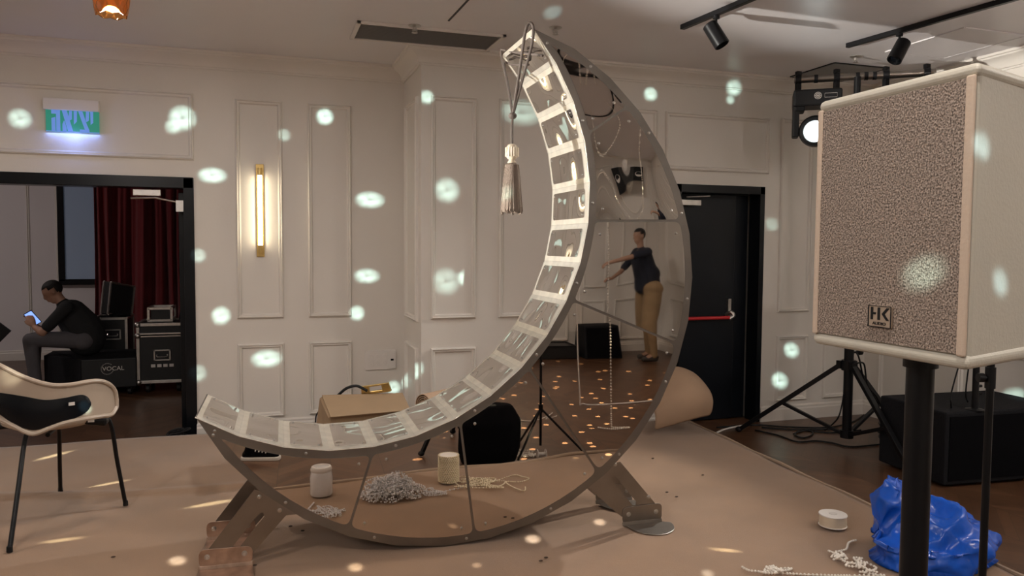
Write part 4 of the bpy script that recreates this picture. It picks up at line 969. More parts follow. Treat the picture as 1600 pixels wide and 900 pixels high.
for j in range(15):
    for i in range(30): a = 2*PI*(i+.5*(j % 2))/30; sph(b, (.061*math.cos(a), .061*math.sin(a), .010+j*.0112), .0064, 6, 4)
o = obj('pearl_winding', b, 'pearl_cream', t, smooth=True); o['kind'] = 'stuff'
def heap(name, c, rx, ry, h, n, r, m, lb, cat):
    b = BM(); P = []
    for i in range(n):
        a = random.random()*2*PI; k = random.random()**.6; hh = h*(1-k*k)
        P.append(V((c.x+rx*k*math.cos(a), c.y+ry*k*math.sin(a), ST+.012+hh*random.random())))
    Q = smoothpath(P, 9); last = Q[0]; cnt = 0
    for p in Q:
        if (p-last).length >= r*1.9: 
            p.z = max(p.z, ST+.012); sph(b, p, r, 6, 4); last = p; cnt += 1
            if cnt > 4200: break
    o = obj(name, b, m, smooth=True); tag(o, lb, cat, kind='stuff')
heap('crystal_bead_heap', vz(612, 775, ST), .20, .15, .14, 240, .006, 'crystal', 'heap of clear crystal bead strings on the near stage edge', 'beads')
strand('bead_strand', [vz(680+random.uniform(-18, 18), 768+random.uniform(-6, 6), ST+.012) for k in range(14)]+[vz(740, 757, ST+.012)], .0055, 'crystal', 'loose crystal string trailing right of the crystal heap in the mirror')
strand('bead_strand', [vz(500+random.uniform(-40, 45), 797+random.uniform(-14, 12), ST+.012) for k in range(30)], .0050, 'crystal', 'loose crystal strings scattered left of the crystal heap in the mirror')
strand('bead_strand', [vz(755+random.uniform(-45, 35), 753+random.uniform(-9, 10), ST+.012+random.random()*.02) for k in range(34)]+[vz(x, y, ST+.012) for x, y in [(800, 742), (815, 744), (826, 747), (812, 752), (790, 752), (800, 760), (818, 766), (820, 760)]], .0045, 'pearl_cream', 'tangle of cream pearl string beside the pearl roll on the stage edge')
# on the parquet beyond
def fz(px, py, z=.008): return refl(onZ(px, py, z))
strand('bead_strand', [fz(x, y) for x, y in [(792, 647), (800, 650), (815, 657), (835, 657), (855, 650), (862, 645), (852, 655), (868, 650)]], .005, 'pearl', 'single wavy white bead string on the parquet, upper one in the mirror')
strand('bead_strand', [fz(790+random.uniform(-14, 22), 670+random.uniform(-5, 6)) for k in range(18)], .006, 'pearl', 'small bunch of white bead string on the parquet, middle one in the mirror')
strand('bead_strand', [fz(815+random.uniform(-30, 30), 708+random.uniform(-5, 6)) for k in range(26)]+[fz(810, 695)], .006, 'pearl', 'larger bunch of white bead string on the parquet next to the empty reel')
q = fz(845, 716); t = thing('thread_reel', 'small empty white reel lying on the parquet among bead strings', 'reel', q)
b = BM(); cyl(b, (-.03, 0, .035), (.03, 0, .035), .014, seg=14); obj('reel_core', b, 'white_plastic', t, smooth=True)
b = BM(); 
for s in (-1, 1): cyl(b, (s*.03, 0, .035), (s*.034, 0, .035), .035, seg=20)
obj('reel_flange', b, 'white_plastic', t, smooth=True)
# hanging strand from ceiling
hq = fz(955, 668); top_ = V((hq.x-.10, hq.y, CEIL))
strand('bead_garland', [top_, V((hq.x-.09, hq.y, 2.4)), V((hq.x-.05, hq.y, 1.6)), V((hq.x-.02, hq.y, .8)), V((hq.x, hq.y, .05)), V((hq.x+.02, hq.y+.02, .012)), V((hq.x+.16, hq.y+.05, .010)), V((hq.x-.02, hq.y+.07, .010)), V((hq.x-.12, hq.y-.02, .010))], .0085, 'pearl', 'long pearl garland hanging from the ceiling to the parquet, seen in the mirrors', 'bead garland', subd=60)
b = BM(); hq2 = fz(905, 632); tube(b, smoothpath([V((hq2.x-.05, hq2.y, CEIL)), V((hq2.x-.04, hq2.y, 1.5)), V((hq2.x, hq2.y, .15)), V((hq2.x+.05, hq2.y, .012)), V((hq2.x+.4, hq2.y+.05, .010)), V((hq2.x+.8, hq2.y, .010))], 14), .007); tag(obj('white_cable', b, 'white_plastic', smooth=True), 'white cable hanging to the parquet left of the pearl garland in the mirror', 'cable')
# debris
CR_ = ['dark crumb on the carpet just right of the moon, farthest from the viewer', 'left one of two dark crumbs beyond the oval foot plate', 'right one of two dark crumbs beyond the oval foot plate', 'right one of two crumbs on the carpet below the middle of the moon', 'lower of two crumbs on the carpet below the middle of the moon', 'lone dark crumb on the carpet near its right edge', 'upper of two crumbs in front of the left metal bracket', 'lower of two crumbs in front of the left metal bracket', 'dark crumb touching the left pinkish steel foot plate', 'dark crumb on the carpet between the chair and the left foot plate']
for k, (px, py) in enumerate([(1020, 716), (1042, 769), (1057, 776), (845, 876), (853, 871), (1098, 742), (454, 822), (473, 829), (398, 883), (177, 870)]):
    q = onZ(px, py, ST+.010); b = BM(); sph(b, (0, 0, 0), .007, 7, 5, (1.6, 1, .5)); o = obj('carpet_crumb', b, 'debris', smooth=True); o.location = q
    tag(o, CR_[k], 'crumb', 'dark crumbs scattered on the carpet')

# ------------------------------------------------------------ tub chair on the left
cc = V((-1.08, 4.60)); cr = .36
t = thing('tub_chair', 'cream plastic tub chair with a black padded back and thin black legs', 'chair', (cc.x, cc.y, ST))
TOPL = [(-90, 560), (-40, 556), (0, 571), (30, 586), (60, 597), (85, 602), (110, 601), (150, 595), (170, 600), (180, 612), (183, 630)]
BOTL = [(-90, 640), (-40, 650), (0, 655), (20, 665), (50, 678), (75, 670), (100, 661), (130, 655), (160, 650), (175, 647), (183, 634)]
BT = [(-90, 600), (-40, 612), (0, 614), (40, 620), (70, 625), (100, 622), (128, 617), (138, 621), (143, 630)]
BB = [(-90, 625), (-40, 630), (0, 648), (20, 662), (50, 672), (75, 667), (100, 660), (125, 650), (138, 641), (143, 632)]
def itp(L, x):
    if x >= L[-1][0]: return L[-1][1]
    for i in range(len(L)-1):
        if x <= L[i+1][0]:
            p0, p1, p2, p3 = L[max(i-1, 0)], L[i], L[i+1], L[min(i+2, len(L)-1)]; h = p2[0]-p1[0]; s = max(0, (x-p1[0])/h)
            m1 = (p2[1]-p0[1])/(p2[0]-p0[0])*h; m2 = (p3[1]-p1[1])/(p3[0]-p1[0])*h
            return (2*s**3-3*s*s+1)*p1[1]+(s**3-2*s*s+s)*m1+(-2*s**3+3*s*s)*p2[1]+(s**3-s*s)*m2
def itp_linear(L, x):
    for (a, ya), (c, yc) in zip(L, L[1:]):
        if x <= c: 
            s = (x-a)/(c-a); s = max(0, min(1, s)); return ya+(yc-ya)*s
    return L[-1][1]
def wallpt(px, py, off=0):   # point on the near side of the round chair back
    d = ray(px, py); dx, dy = d.x, d.y; r = cr+off
    A = dx*dx+dy*dy; Bq = -2*(dx*cc.x+dy*cc.y); Cq = cc.x**2+cc.y**2-r*r; D = Bq*Bq-4*A*Cq
    s = (-Bq-math.sqrt(max(D, 0)))/(2*A); return CP+d*s
N = 60; xs = [-90+(182.2+90)*(1-(1-i/N)**1.6) for i in range(N+1)]
def bandbm(Lt, Lb, xs, off, thick, rows=8, bulge=0):
    b = BM(); O_, I_ = [], []
    for x in xs:
        co_, ci_ = [], []
        for j in range(rows+1):
            s = j/rows; y = itp(Lb, x)*(1-s)+itp(Lt, x)*s; p = wallpt(x, y, off+bulge*math.sin(s*PI)); q = V((cc.x, cc.y, p.z)); n_ = (p-q).normalized(); co_.append(b.verts.new(p)); ci_.append(b.verts.new(p-n_*thick))
        O_.append(co_); I_.append(ci_)
    for i in range(len(xs)-1):
        for j in range(rows):
            b.faces.new((O_[i][j], O_[i+1][j], O_[i+1][j+1], O_[i][j+1])); b.faces.new((I_[i][j], I_[i][j+1], I_[i+1][j+1], I_[i+1][j]))
        b.faces.new((O_[i][0], I_[i][0], I_[i+1][0], O_[i+1][0])); b.faces.new((O_[i][rows], O_[i+1][rows], I_[i+1][rows], I_[i][rows]))
    for i in (0, len(xs)-1):
        for j in range(rows): b.faces.new((O_[i][j], O_[i][j+1], I_[i][j+1], I_[i][j]))
    return b
obj('back_shell', bandbm(TOPL, BOTL, xs, 0, .022), 'shell_plastic', t, world=True, smooth=True, bevel=.006)
b = BM(); rim = [wallpt(x, itp(TOPL, x), .004) for x in xs]+[wallpt(x, itp(BOTL, x), .004) for x in xs[::-1]]
tube(b, rim, .011, 8); obj('shell_rim', b, 'shell_plastic', t, world=True, smooth=True)
xs2 = [-90+(142.5+90)*(1-(1-i/50)**1.5) for i in range(51)]
obj('back_pad', bandbm(BT, BB, xs2, .004, .012, bulge=.006), 'black_gloss', t, world=True, smooth=True, label='black padded panel')
zs = ST+.525
b = BM(); prof = [(.02, zs-.02), (.20, zs-.02), (.235, zs), (.24, zs+.02), (.22, zs+.025), (.17, zs+.010), (.02, zs+.006)]; lathe(b, prof, (cc.x, cc.y+.11, 0), 48); obj('seat', b, 'shell_plastic', t, world=True, smooth=True)
# far arm of the shell, rising at the left
b = BM(); Aa = []
for i in range(31):
    a = math.radians(60+100*i/30); h_ = zs+.05+.24*max(0, (i-4)/26)**.8; Aa.append((a, h_))
R1, R2 = [], []
for a, h_ in Aa:
    p = V((cc.x+.35*math.cos(a), cc.y+.35*math.sin(a), 0)); q = V((cc.x+.33*math.cos(a), cc.y+.33*math.sin(a), 0))
    R1.append([b.verts.new(p+Z*(zs+.0)), b.verts.new(p+Z*h_)]); R2.append([b.verts.new(q+Z*zs), b.verts.new(q+Z*h_)])
for i in range(30):
    b.faces.new((R1[i][0], R1[i+1][0], R1[i+1][1], R1[i][1])); b.faces.new((R2[i][0], R2[i][1], R2[i+1][1], R2[i+1][0])); b.faces.new((R1[i][1], R1[i+1][1], R2[i+1][1], R2[i][1])); b.faces.new((R1[i][0], R2[i][0], R2[i+1][0], R1[i+1][0]))
b.faces.new((R1[0][0], R1[0][1], R2[0][1], R2[0][0])); b.faces.new((R1[30][0], R2[30][0], R2[30][1], R1[30][1]))
obj('arm_shell', b, 'shell_plastic', t, world=True, smooth=True, bevel=.004)
ftp = [onZ(15, 860, ST+.014), onZ(250/2.646, 600/2.646+540, ST+.014), onZ(519/2.646, 656/2.646+540, ST+.014), V((-1.52, 4.55, ST+.014))]
tops = [onP(40, 681, V((cc.x, 4.42, 0)), Y), onP(92, 668, V((0, 4.82, 0)), Y), onP(170, 652, V((0, 4.66, 0)), Y), V((-1.38, 4.62, zs-.02))]
for f, tp_ in zip(ftp, tops):
    b = BM(); inn = V((cc.x, cc.y, tp_.z+.01)); m_ = tp_+(inn-tp_)*.25+Z*.008
    tube(b, smoothpath([inn, m_, tp_+(f-tp_)*.04, tp_+(f-tp_)*.5, f], 8), .0115, 10); lgo = obj('leg', b, 'black_metal', t, world=True, smooth=True)
    b = BM(); cyl(b, f-Z*.007, f+Z*.02, .014, .013, 12); obj('leg_cap', b, 'black_plastic', lgo, world=True, smooth=True)
b = BM(); p = onP(152, 656, V((0, 4.62, 0)), Y); box(b, p, (.11, .10, .045), Matrix.Rotation(.15, 3, 'Y')); us = obj('under_seat_bracket', b, 'black_plastic', t, world=True, bevel=.015)
b = BM(); box(b, p+V((-.02, -.055, .008)), (.03, .006, .014)); obj('bracket_tag', b, 'white_plastic', us, world=True)
b = BM(); q = wallpt(112, 631, .018); n_ = (q-V((cc.x, cc.y, q.z))).normalized(); box(b, q, (.028, .003, .016), Matrix((Z.cross(n_), n_, Z)).transposed()); obj('maker_tag', b, 'logo_grey', t, world=True)

# ------------------------------------------------------------ far room: cases and man
def case_edges(b, c, s, e=.022):
    x0, x1 = c[0]-s[0]/2, c[0]+s[0]/2; y0, y1 = c[1]-s[1]/2, c[1]+s[1]/2; z0, z1 = c[2]-s[2]/2, c[2]+s[2]/2; h = e/2
    for z in (z0, z1):
        for y in (y0, y1): addbox(b, x0-.003, x1+.003, y-h, y+h, z-h, z+h)
        for x in (x0, x1): addbox(b, x-h, x+h, y0-.003, y1+.003, z-h, z+h)
    for x in (x0, x1):
        for y in (y0, y1): addbox(b, x-h, x+h, y-h, y+h, z0, z1)
def case_handle(parent, c):
    b = BM(); 
    for (x0, x1, z0, z1) in ((-.085, .085, .045, .06), (-.085, .085, -.06, -.045), (-.085, -.068, -.06, .06), (.068, .085, -.06, .06)): addbox(b, c[0]+x0, c[0]+x1, c[1]-.008, c[1]+.004, c[2]+z0, c[2]+z1)
    h = obj('handle_plate', b, 'aluminium', parent, world=True, bevel=.003)
    b = BM(); tube(b, smoothpath([(c[0]-.05, c[1]-.01, c[2]+.01), (c[0]-.045, c[1]-.022, c[2]-.012), (c[0]+.045, c[1]-.022, c[2]-.012), (c[0]+.05, c[1]-.01, c[2]+.01)], 4), .006, 6); obj('handle_grip', b, 'aluminium', h, world=True)
def wheels(parent, pts, r=.045):
    for p in pts:
        b = BM(); cyl(b, (p[0]-.015, p[1], r), (p[0]+.015, p[1], r), r, seg=18); box(b, (p[0], p[1], r*2+.01), (.05, .07, .02)); box(b, (p[0]-.022, p[1], r*1.4), (.004, .03, r*1.4)); box(b, (p[0]+.022, p[1], r*1.4), (.004, .03, r*1.4)); obj('caster', b, 'black_plastic', parent, world=True)
Yc = 8.95
c0, c1 = onY(217, 598, Yc), onY(291, 598, Yc); ztop = onY(250, 524, Yc).z; zl0 = onY(250, 596, Yc).z; zlid = onY(250, 513, Yc).z; xm = (c0.x+c1.x)/2; wd = c1.x-c0.x
t = thing('flight_case', 'upright black flight case with metal edges standing on casters', 'flight case', (xm, Yc+.3, 0))
b = BM(); addbox(b, c0.x, c1.x, Yc, Yc+.55, zl0, ztop); obj('case_body', b, 'case_laminate', t, world=True)
b = BM(); case_edges(b, (xm, Yc+.275, (zl0+ztop)/2), (wd, .55, ztop-zl0), .034); obj('edge_profile', b, 'aluminium', t, world=True, bevel=.004)
zt2 = onY(250, 507, Yc).z
b = BM(); addbox(b, c0.x, c1.x, Yc, Yc+.55, ztop+.012, zt2); ld = obj('case_lid', b, 'case_laminate', t, world=True)
b = BM(); case_edges(b, (xm, Yc+.275, (ztop+.012+zt2)/2), (wd, .55, zt2-ztop-.012), .034); obj('lid_edge', b, 'aluminium', ld, world=True, bevel=.004)
b = BM()
for x in (c0.x, c1.x):
    for z in (zl0, ztop, zt2): sph(b, (x, Yc, z), .034, 12, 8)
obj('corner_ball', b, 'aluminium', t, world=True, smooth=True)
case_handle(t, (xm, Yc, onY(254, 555, Yc).z)); wheels(t, [(c0.x+.08, Yc+.08), (c1.x-.08, Yc+.08), (c0.x+.08, Yc+.47), (c1.x-.08, Yc+.47)])
b = BM(); zz = onY(255, 571, Yc).z
for k in range(4): box(b, (xm-.09+k*.06, Yc-.003, zz), (.042, .004, .032))
obj('case_label', b, 'logo_grey', t, world=True) 
# tray and small open frame case on top
t = thing('small_flight_case', 'small open black case with metal corners on the upright flight case', 'flight case', (xm, Yc+.3, zt2))
x0, x1 = onY(232, 490, Yc+.15).x, onY(268, 490, Yc+.15).x; zA = onY(250, 497, Yc+.15).z; zB = onY(250, 482, Yc+.15).z; zA = zt2+.017
b = BM(); addbox(b, x0+.02, x1-.02, Yc+.17, Yc+.50, zA, zB-.02); obj('case_body', b, 'case_laminate', t, world=True)
b = BM(); case_edges(b, ((x0+x1)/2, Yc+.33, (zA+.012+zB)/2), (x1-x0, .36, zB-zA-.012), .024); obj('edge_profile', b, 'aluminium', t, world=True)
b = BM()
for k in range(3): 
    o = V((x1+.07+.02*k, Yc+.25+.04*k, zt2+.02)); tube(b, smoothpath([o, o+V((.02, 0, .12)), o+V((.09, 0, .26)), o+V((.14, 0, .30)), o+V((.13, .02, .14)), o+V((.10, .02, .0))], 6), .009, 6)
tag(obj('cable_loops', b, 'black_plastic', smooth=True), 'dark cable loops standing beside the small case', 'cable coil')
# open-lid case behind the man
Yo = 9.72; x0, x1 = onY(146, 540, Yo).x, onY(198, 540, Yo).x; zt = onY(170, 498, Yo).z
t = thing('open_flight_case', 'black flight case with raised lid behind the seated man', 'flight case', ((x0+x1)/2, Yo+.3, 0))
b = BM(); addbox(b, x0, x1, Yo, Yo+.5, .10, zt-.03); addbox(b, x0, x1, Yo, Yo+.02, zt-.03, zt); addbox(b, x0, x1, Yo+.48, Yo+.5, zt-.03, zt); obj('case_body', b, 'case_laminate', t, world=True)
b = BM(); case_edges(b, ((x0+x1)/2, Yo+.25, (zt+.10)/2), (x1-x0, .5, zt-.10), .026); obj('edge_profile', b, 'aluminium', t, world=True)
case_handle(t, ((x0+x1)/2+.03, Yo, onY(172, 523, Yo).z)); wheels(t, [(x0+.08, Yo+.08), (x1-.08, Yo+.08), (x0+.08, Yo+.42), (x1-.08, Yo+.42)])
P4 = [onY(*p, y) for p, y in (((168, 490), Yo+.12), ((205, 495), Yo+.40), ((210, 448), Yo+.42), ((173, 441), Yo+.14))]
lidn = (P4[1]-P4[0]).cross(P4[3]-P4[0]).normalized(); lidn = lidn if lidn.dot(F0) > 0 else -lidn
b = BM(); hexa(b, P4+[p+lidn*.10 for p in P4]); ld = obj('case_lid', b, 'case_laminate', t, world=True)
b = BM()
for k in range(4):
    tube(b, [P4[k]-lidn*.004, P4[(k+1) % 4]-lidn*.004], .013, 6); tube(b, [P4[k]+lidn*.10, P4[(k+1) % 4]+lidn*.10], .013, 6)
tube(b, [P4[1], P4[1]+lidn*.1], .013, 6); tube(b, [P4[2], P4[2]+lidn*.1], .013, 6)
obj('lid_edge', b, 'aluminium', ld, world=True)
b = BM()
for k in range(5):
    r = .07; o = V(((x0+x1)/2-.03+.03*k, Yo+.2, zt-.02+.012*k)); tube(b, [o+V((r*1.3*math.cos(a), r*math.sin(a), .015*math.sin(a+k))) for a in [2*PI*i/16 for i in range(16)]], .010, 6, True)
tag(obj('cable_pile', b, 'black_plastic', smooth=True), 'cables heaped in the open flight case', 'cable coil')
# long low case the man sits on
Yl = 8.85; x0, x1 = onY(126, 570, Yl).x, onY(212, 570, Yl).x; zt = .40
t = thing('low_speaker_case', 'long low black padded case with a round logo, used as a seat', 'case', ((x0+x1)/2, Yl+.3, 0))
xa = onY(69, 570, Yl+.45).x; 
b = BM(); hexa(b, [(x0, Yl, .09), (x1, Yl+.06, .09), (x1, Yl+.75, .09), (xa, Yl+.45+.35, .09), (x0, Yl, zt), (x1, Yl+.06, zt), (x1, Yl+.75, zt), (xa, Yl+.80, zt)])
obj('case_front', b, 'case_laminate', t, world=True, bevel=.01)
b = BM(); hexa(b, [(x0-.002, Yl-.004, .085), (x0+.004, Yl-.004, .085), (xa+.01, Yl+.46, .085), (xa, Yl+.45, .085), (x0-.002, Yl-.004, zt+.004), (x0+.004, Yl-.004, zt+.004), (xa+.01, Yl+.46, zt+.004), (xa, Yl+.45, zt+.004)])
hexa(b, [(x0, Yl-.002, .09), (xa, Yl+.45, .09), (xa, Yl+.82, .09), (x0+.3, Yl+.75, .09), (x0, Yl-.002, zt), (xa, Yl+.45, zt), (xa, Yl+.82, zt), (x0+.3, Yl+.75, zt)])
hexa(b, [(x0, Yl, zt-.002), (x1, Yl+.06, zt-.002), (x1, Yl+.75, zt-.002), (xa, Yl+.80, zt-.002), (x0, Yl, zt+.006), (x1, Yl+.06, zt+.006), (x1, Yl+.75, zt+.006), (xa, Yl+.80, zt+.006)])
obj('padded_cover', b, 'padded_black', t, world=True)
wheels(t, [(x0+.1, Yl+.12), (x1-.08, Yl+.14), (xa+.12, Yl+.62), (x1-.08, Yl+.66)], .038)
lq = onY(177, 576, Yl+.03); sN = V(((x1-x0), .06, 0)).normalized(); nF = V((sN.y, -sN.x, 0))
lq = V((lq.x, Yl+.06*(lq.x-x0)/(x1-x0)-.003, lq.z))
b = textbm('VOCAL', .062, lq, sN, Z, nF, .002)
o = lq-sN*.055; 
for i in range(22): a = 2*PI*i/26+.9; tube(b, [o+(sN*math.cos(a)+Z*math.sin(a))*.052, o+(sN*math.cos(a)+Z*math.sin(a))*.062], .0022, 4)
obj('case_logo', b, 'logo_grey', t, world=True)

def person(name, label, O, J, skinm, shirtm, trm, hairm, scale_head=1, shoe='shoe_rubber', voxel=.011):
    """J: dict of joints (world offset vectors from O), builds one body surface plus clothes"""
    t = thing(name, label, 'person', O)
    g = {k: V(v) for k, v in J.items()}
    def limb(b, ks, rs, e=0):
        for (a, c), (r0, r1) in zip(zip(ks, ks[1:]), zip(rs, rs[1:])): capsule(b, g[a], g[c], r0+e, r1+e)
    fw = g['face'].normalized(); hd = g['head']; hx = fw.cross(g.get('hup', Z)).normalized(); hu = hx.cross(fw)
    b = BM()
    limb(b, ['pelvis', 'belly', 'chest', 'neck'], [.125, .13, .14, .05]); capsule(b, g['neck'], hd-hu*.03, .052, .055)
    capsule(b, g['shl'], g['shr'], .062, .062)
    Mh = Matrix((hx, fw, hu)).transposed()
    def ell(c, s, u=16, v=12):
        q = bmesh.ops.create_uvsphere(b, u_segments=u, v_segments=v, radius=1)
        for x in q['verts']: x.co = Mh @ V((x.co.x*s[0], x.co.y*s[1], x.co.z*s[2]))+c
    ell(hd+hu*.02, (.074, .095, .095)); ell(hd-hu*.045+fw*.025, (.055, .062, .062)); ell(hd-hu*.085+fw*.055, (.028, .025, .022))
    ell(hd-hu*.012+fw*.096, (.013, .020, .024)); ell(hd+hu*.025+fw*.082, (.05, .014, .010)); ell(hd-hu*.052+fw*.088, (.024, .012, .008)); ell(hd-hu*.064+fw*.086, (.02, .011, .007))
    for s in (-1, 1): ell(hd-hu*.005-fw*.01+hx*s*.076, (.010, .020, .032))
    for s in 'lr':
        limb(b, ['sh'+s, 'el'+s, 'wr'+s], [.050, .040, .027])
        limb(b, ['hip'+s, 'kn'+s, 'an'+s], [.085, .058, .042])
        w_, hdir, pn = g['wr'+s], g['hd'+s].normalized(), g['pn'+s].normalized(); sd = hdir.cross(pn).normalized()
        capsule(b, w_, w_+hdir*.05, .024, .030); capsule(b, w_+hdir*.05+sd*.02, w_+hdir*.085+sd*.025, .016, .014); capsule(b, w_+hdir*.05-sd*.02, w_+hdir*.085-sd*.025, .016, .014); capsule(b, w_+hdir*.05, w_+hdir*.088, .018, .015)
        for i, ln in enumerate((.060, .072, .068, .052)):
            o_ = w_+hdir*.088+sd*(.030-.020*i); k1 = o_+(hdir*.8+pn*.45).normalized()*ln*.55; k2 = k1+(hdir*.1+pn*1.0).normalized()*ln*.5; capsule(b, o_, k1, .0095, .009); capsule(b, k1, k2, .009, .0075)
        o_ = w_+hdir*.03+sd*.03; k1 = o_+(sd*.6+hdir*.7+pn*.4).normalized()*.045; capsule(b, o_, k1, .012, .0105); capsule(b, k1, k1+(hdir*.6+pn*.7).normalized()*.032, .0105, .009)
        f_ = g['ft'+s]; capsule(b, g['an'+s], g['an'+s]+(f_-g['an'+s])*.6, .04, .035)
    bo = obj('body', remesh(b, voxel, 2), skinm, t); bo['label'] = 'face, arms and hands'
    for f in bo.data.polygons: f.use_smooth = True
    b = BM(); e = .014
    sc = 1.0
    limb(b, ['pelvis', 'belly', 'chest'], [.135+g_.get('bp', 0), .145+g_.get('bb', 0), .150], e); capsule(b, g['shl'], g['shr'], .070, .070); capsule(b, g['chest'], g['chest']+(g['neck']-g['chest'])*.75, .12, .068)
    for s in 'lr': capsule(b, g['sh'+s], g['sh'+s]+(g['el'+s]-g['sh'+s])*.78, .066, .058)
    if 'bulge' in g: sph(b, g['bulge'], g_.get('br', .17), 16, 12)
    so = obj('shirt', remesh(b, voxel, 3), shirtm, t); 
    for f in so.data.polygons: f.use_smooth = True
    b = BM(); 
    for s in 'lr': capsule(b, g['pelvis'], g['hip'+s], .125, .112); limb(b, ['hip'+s, 'kn'+s, 'an'+s], [.100, .070, .056], 0)
    so = obj('trousers', remesh(b, voxel, 3), trm, t)
    for f in so.data.polygons: f.use_smooth = True
    for s in 'lr':
        b = BM(); a_ = g['an'+s]; f_ = g['ft'+s]; d_ = (f_-a_); d_.z = 0; d_.normalize(); base = V((a_.x, a_.y, f_.z)); sph(b, base-d_*.03+Z*.035, .045, 12, 10, (1, 1, .8)); capsule(b, base-d_*.03+Z*.012, base+d_*.15+Z*.012, .040, .036); capsule(b, base+Z*.04, base+d_*.10+Z*.02, .042, .034)
        bb = remesh(b, .009, 2)
        for v in bb.verts: v.co.z = max(v.co.z, f_.z-.028)
        so = obj('shoe', bb, shoe, t)
        for f in so.data.polygons: f.use_smooth = True
    b = BM(); ell2 = lambda c, s: ell(c, s)
    q = bmesh.ops.create_uvsphere(b, u_segments=20, v_segments=14, radius=1)
    for x in q['verts']: x.co = Mh @ V((x.co.x*.080, x.co.y*.100, x.co.z*.094))+hd+hu*.030-fw*.010
    dele = [v for v in b.verts if (v.co-hd).dot(hu) < (-.045 if (v.co-hd).dot(fw) < -.03 else (.015 if (v.co-hd).dot(fw) < .03 else .062))]
    bmesh.ops.delete(b, geom=dele, context='VERTS'); ho = obj('hair', b, hairm, t, smooth=True); ho.modifiers.new('t', 'SOLIDIFY').thickness = .006
    return t
g_ = {}
# seated man, about 8.9 m away, facing left
mO = onY(133, 548, 9.15); mO.z = 0
zs_ = .41
def sm_(px, py, dy=0): q = onY(px, py, 9.15+dy); return q-mO
J = dict(pelvis=sm_(135, 528), belly=sm_(131, 514), chest=sm_(112, 492), neck=sm_(95, 470), head=sm_(83, 456), face=(-.80, -.10, -.55), hup=(-.55, 0, .8),
         shl=sm_(104, 480, -.19), shr=sm_(106, 479, .19), ell=sm_(66, 519, -.20), elr=sm_(68, 518, .16), wrl=sm_(54, 511, -.10), wrr=sm_(54, 508, .06), hdl=(-.35, .2, .75), hdr=(-.35, -.2, .75), pnl=(-.4, .7, .2), pnr=(-.4, -.7, .2),
         hipl=sm_(131, 531, -.11), hipr=sm_(131, 531, .12), knl=sm_(47, 531, -.16), knr=sm_(54, 529, .16), anl=sm_(57, 583, -.16), anr=sm_(52, 582, .20), ftl=(0, 0, 0), ftr=(0, 0, 0))
for s in 'lr': a_ = J['an'+s]; J['ft'+s] = V((a_.x-.16, a_.y, .03)); a_.z = .085
g_ = {'bb': .03, 'bp': .045}
person('person', 'seated man in a black t-shirt looking at a phone on a low black case', mO, J, 'skin', 'black_shirt', 'grey_trouser', 'hair')
ph = onY(51, 497, 9.15); t = thing('phone', 'phone with a glowing blue screen in the seated man\'s hands', 'phone', ph)
pM = Matrix.Rotation(math.radians(-32), 3, 'Y') @ Matrix.Rotation(math.radians(20), 3, 'X')
b = BM(); box(b, (0, 0, 0), (.085, .010, .165), pM); obj('phone_body', b, 'black_gloss', t, bevel=.003)
b = BM(); box(b, pM @ V((0, -.006, 0)), (.074, .002, .15), pM); obj('screen', b, 'phone_screen', t)
b = BM(); box(b, pM @ V((0, -.0075, 0)), (.01, .001, .01), pM); b.free()

# standing man near the rear right corner, seen in the moon mirrors
mo = V((4.88, -2.72, 0))
J = dict(pelvis=(0, 0, .97), belly=(-.02, 0, 1.12), chest=(-.10, 0, 1.36), neck=(-.14, 0, 1.54), head=(-.16, 0, 1.68), face=(-1, .15, -.15),
         shl=(-.11, .20, 1.46), shr=(-.11, -.20, 1.46), ell=(-.38, .24, 1.40), elr=(-.28, -.22, 1.20), wrl=(-.62, .22, 1.36), wrr=(-.45, -.12, 1.12), hdl=(-1, 0, -.3), hdr=(-1, .2, 0), pnl=(0, -.2, -1), pnr=(0, .3, -1),
         hipl=(.02, .10, .93), hipr=(.02, -.10, .93), knl=(-.02, .12, .50), knr=(.04, -.12, .50), anl=(.03, .13, .085), anr=(.08, -.13, .085), ftl=(-.13, .13, .03), ftr=(-.08, -.13, .03), bulge=(-.01, 0, 1.14))
for k_ in J:
    if k_ not in ('face', 'hdl', 'hdr', 'pnl', 'pnr', 'ftl', 'ftr'): J[k_] = V(J[k_])*1.06
g_ = {'br': .165}
person('person', 'standing man in navy shirt and khaki trousers reaching left, seen in the moon mirrors', mo, J, 'skin_tan', 'navy_shirt', 'khaki', 'hair')
# black speaker, cases by the rear wall (reflected)
q = V((4.35, -3.25, 0)); t = thing('floor_monitor', 'black floor speaker by the rear wall beside the standing man', 'loudspeaker', q)
b = BM(); hexa(b, [(-.28, -.25, 0), (.28, -.25, 0), (.28, .25, 0), (-.28, .25, 0), (-.25, -.25, .46), (.25, -.25, .46), (.26, .12, .46), (-.26, .12, .46)]); obj('cabinet', b, 'padded_black', t, bevel=.015)
b = BM(); hexa(b, [(-.25, .245, .03), (.25, .245, .03), (.25, .256, .03), (-.25, .256, .03), (-.23, .128, .43), (.23, .128, .43), (.23, .14, .43), (-.23, .14, .43)]); obj('grille', b, 'black_fabric', t)
t = thing('equipment_crate', 'low dark equipment crate by the rear wall left of the floor speaker', 'crate', (3.55, -3.3, 0))
b = BM(); addbox(b, -.4, .4, -.25, .25, 0, .18); obj('crate_body', b, 'case_laminate', t, bevel=.01)
b = BM(); case_edges(b, (0, 0, .10), (.8, .5, .17), .02); obj('edge_profile', b, 'black_metal', t)
t = thing('equipment_bag', 'rounded black equipment bag on the parquet between stage edge and loudspeaker stand', 'bag', (1.50, 1.80, 0))
b = BM(); hull_pts = []
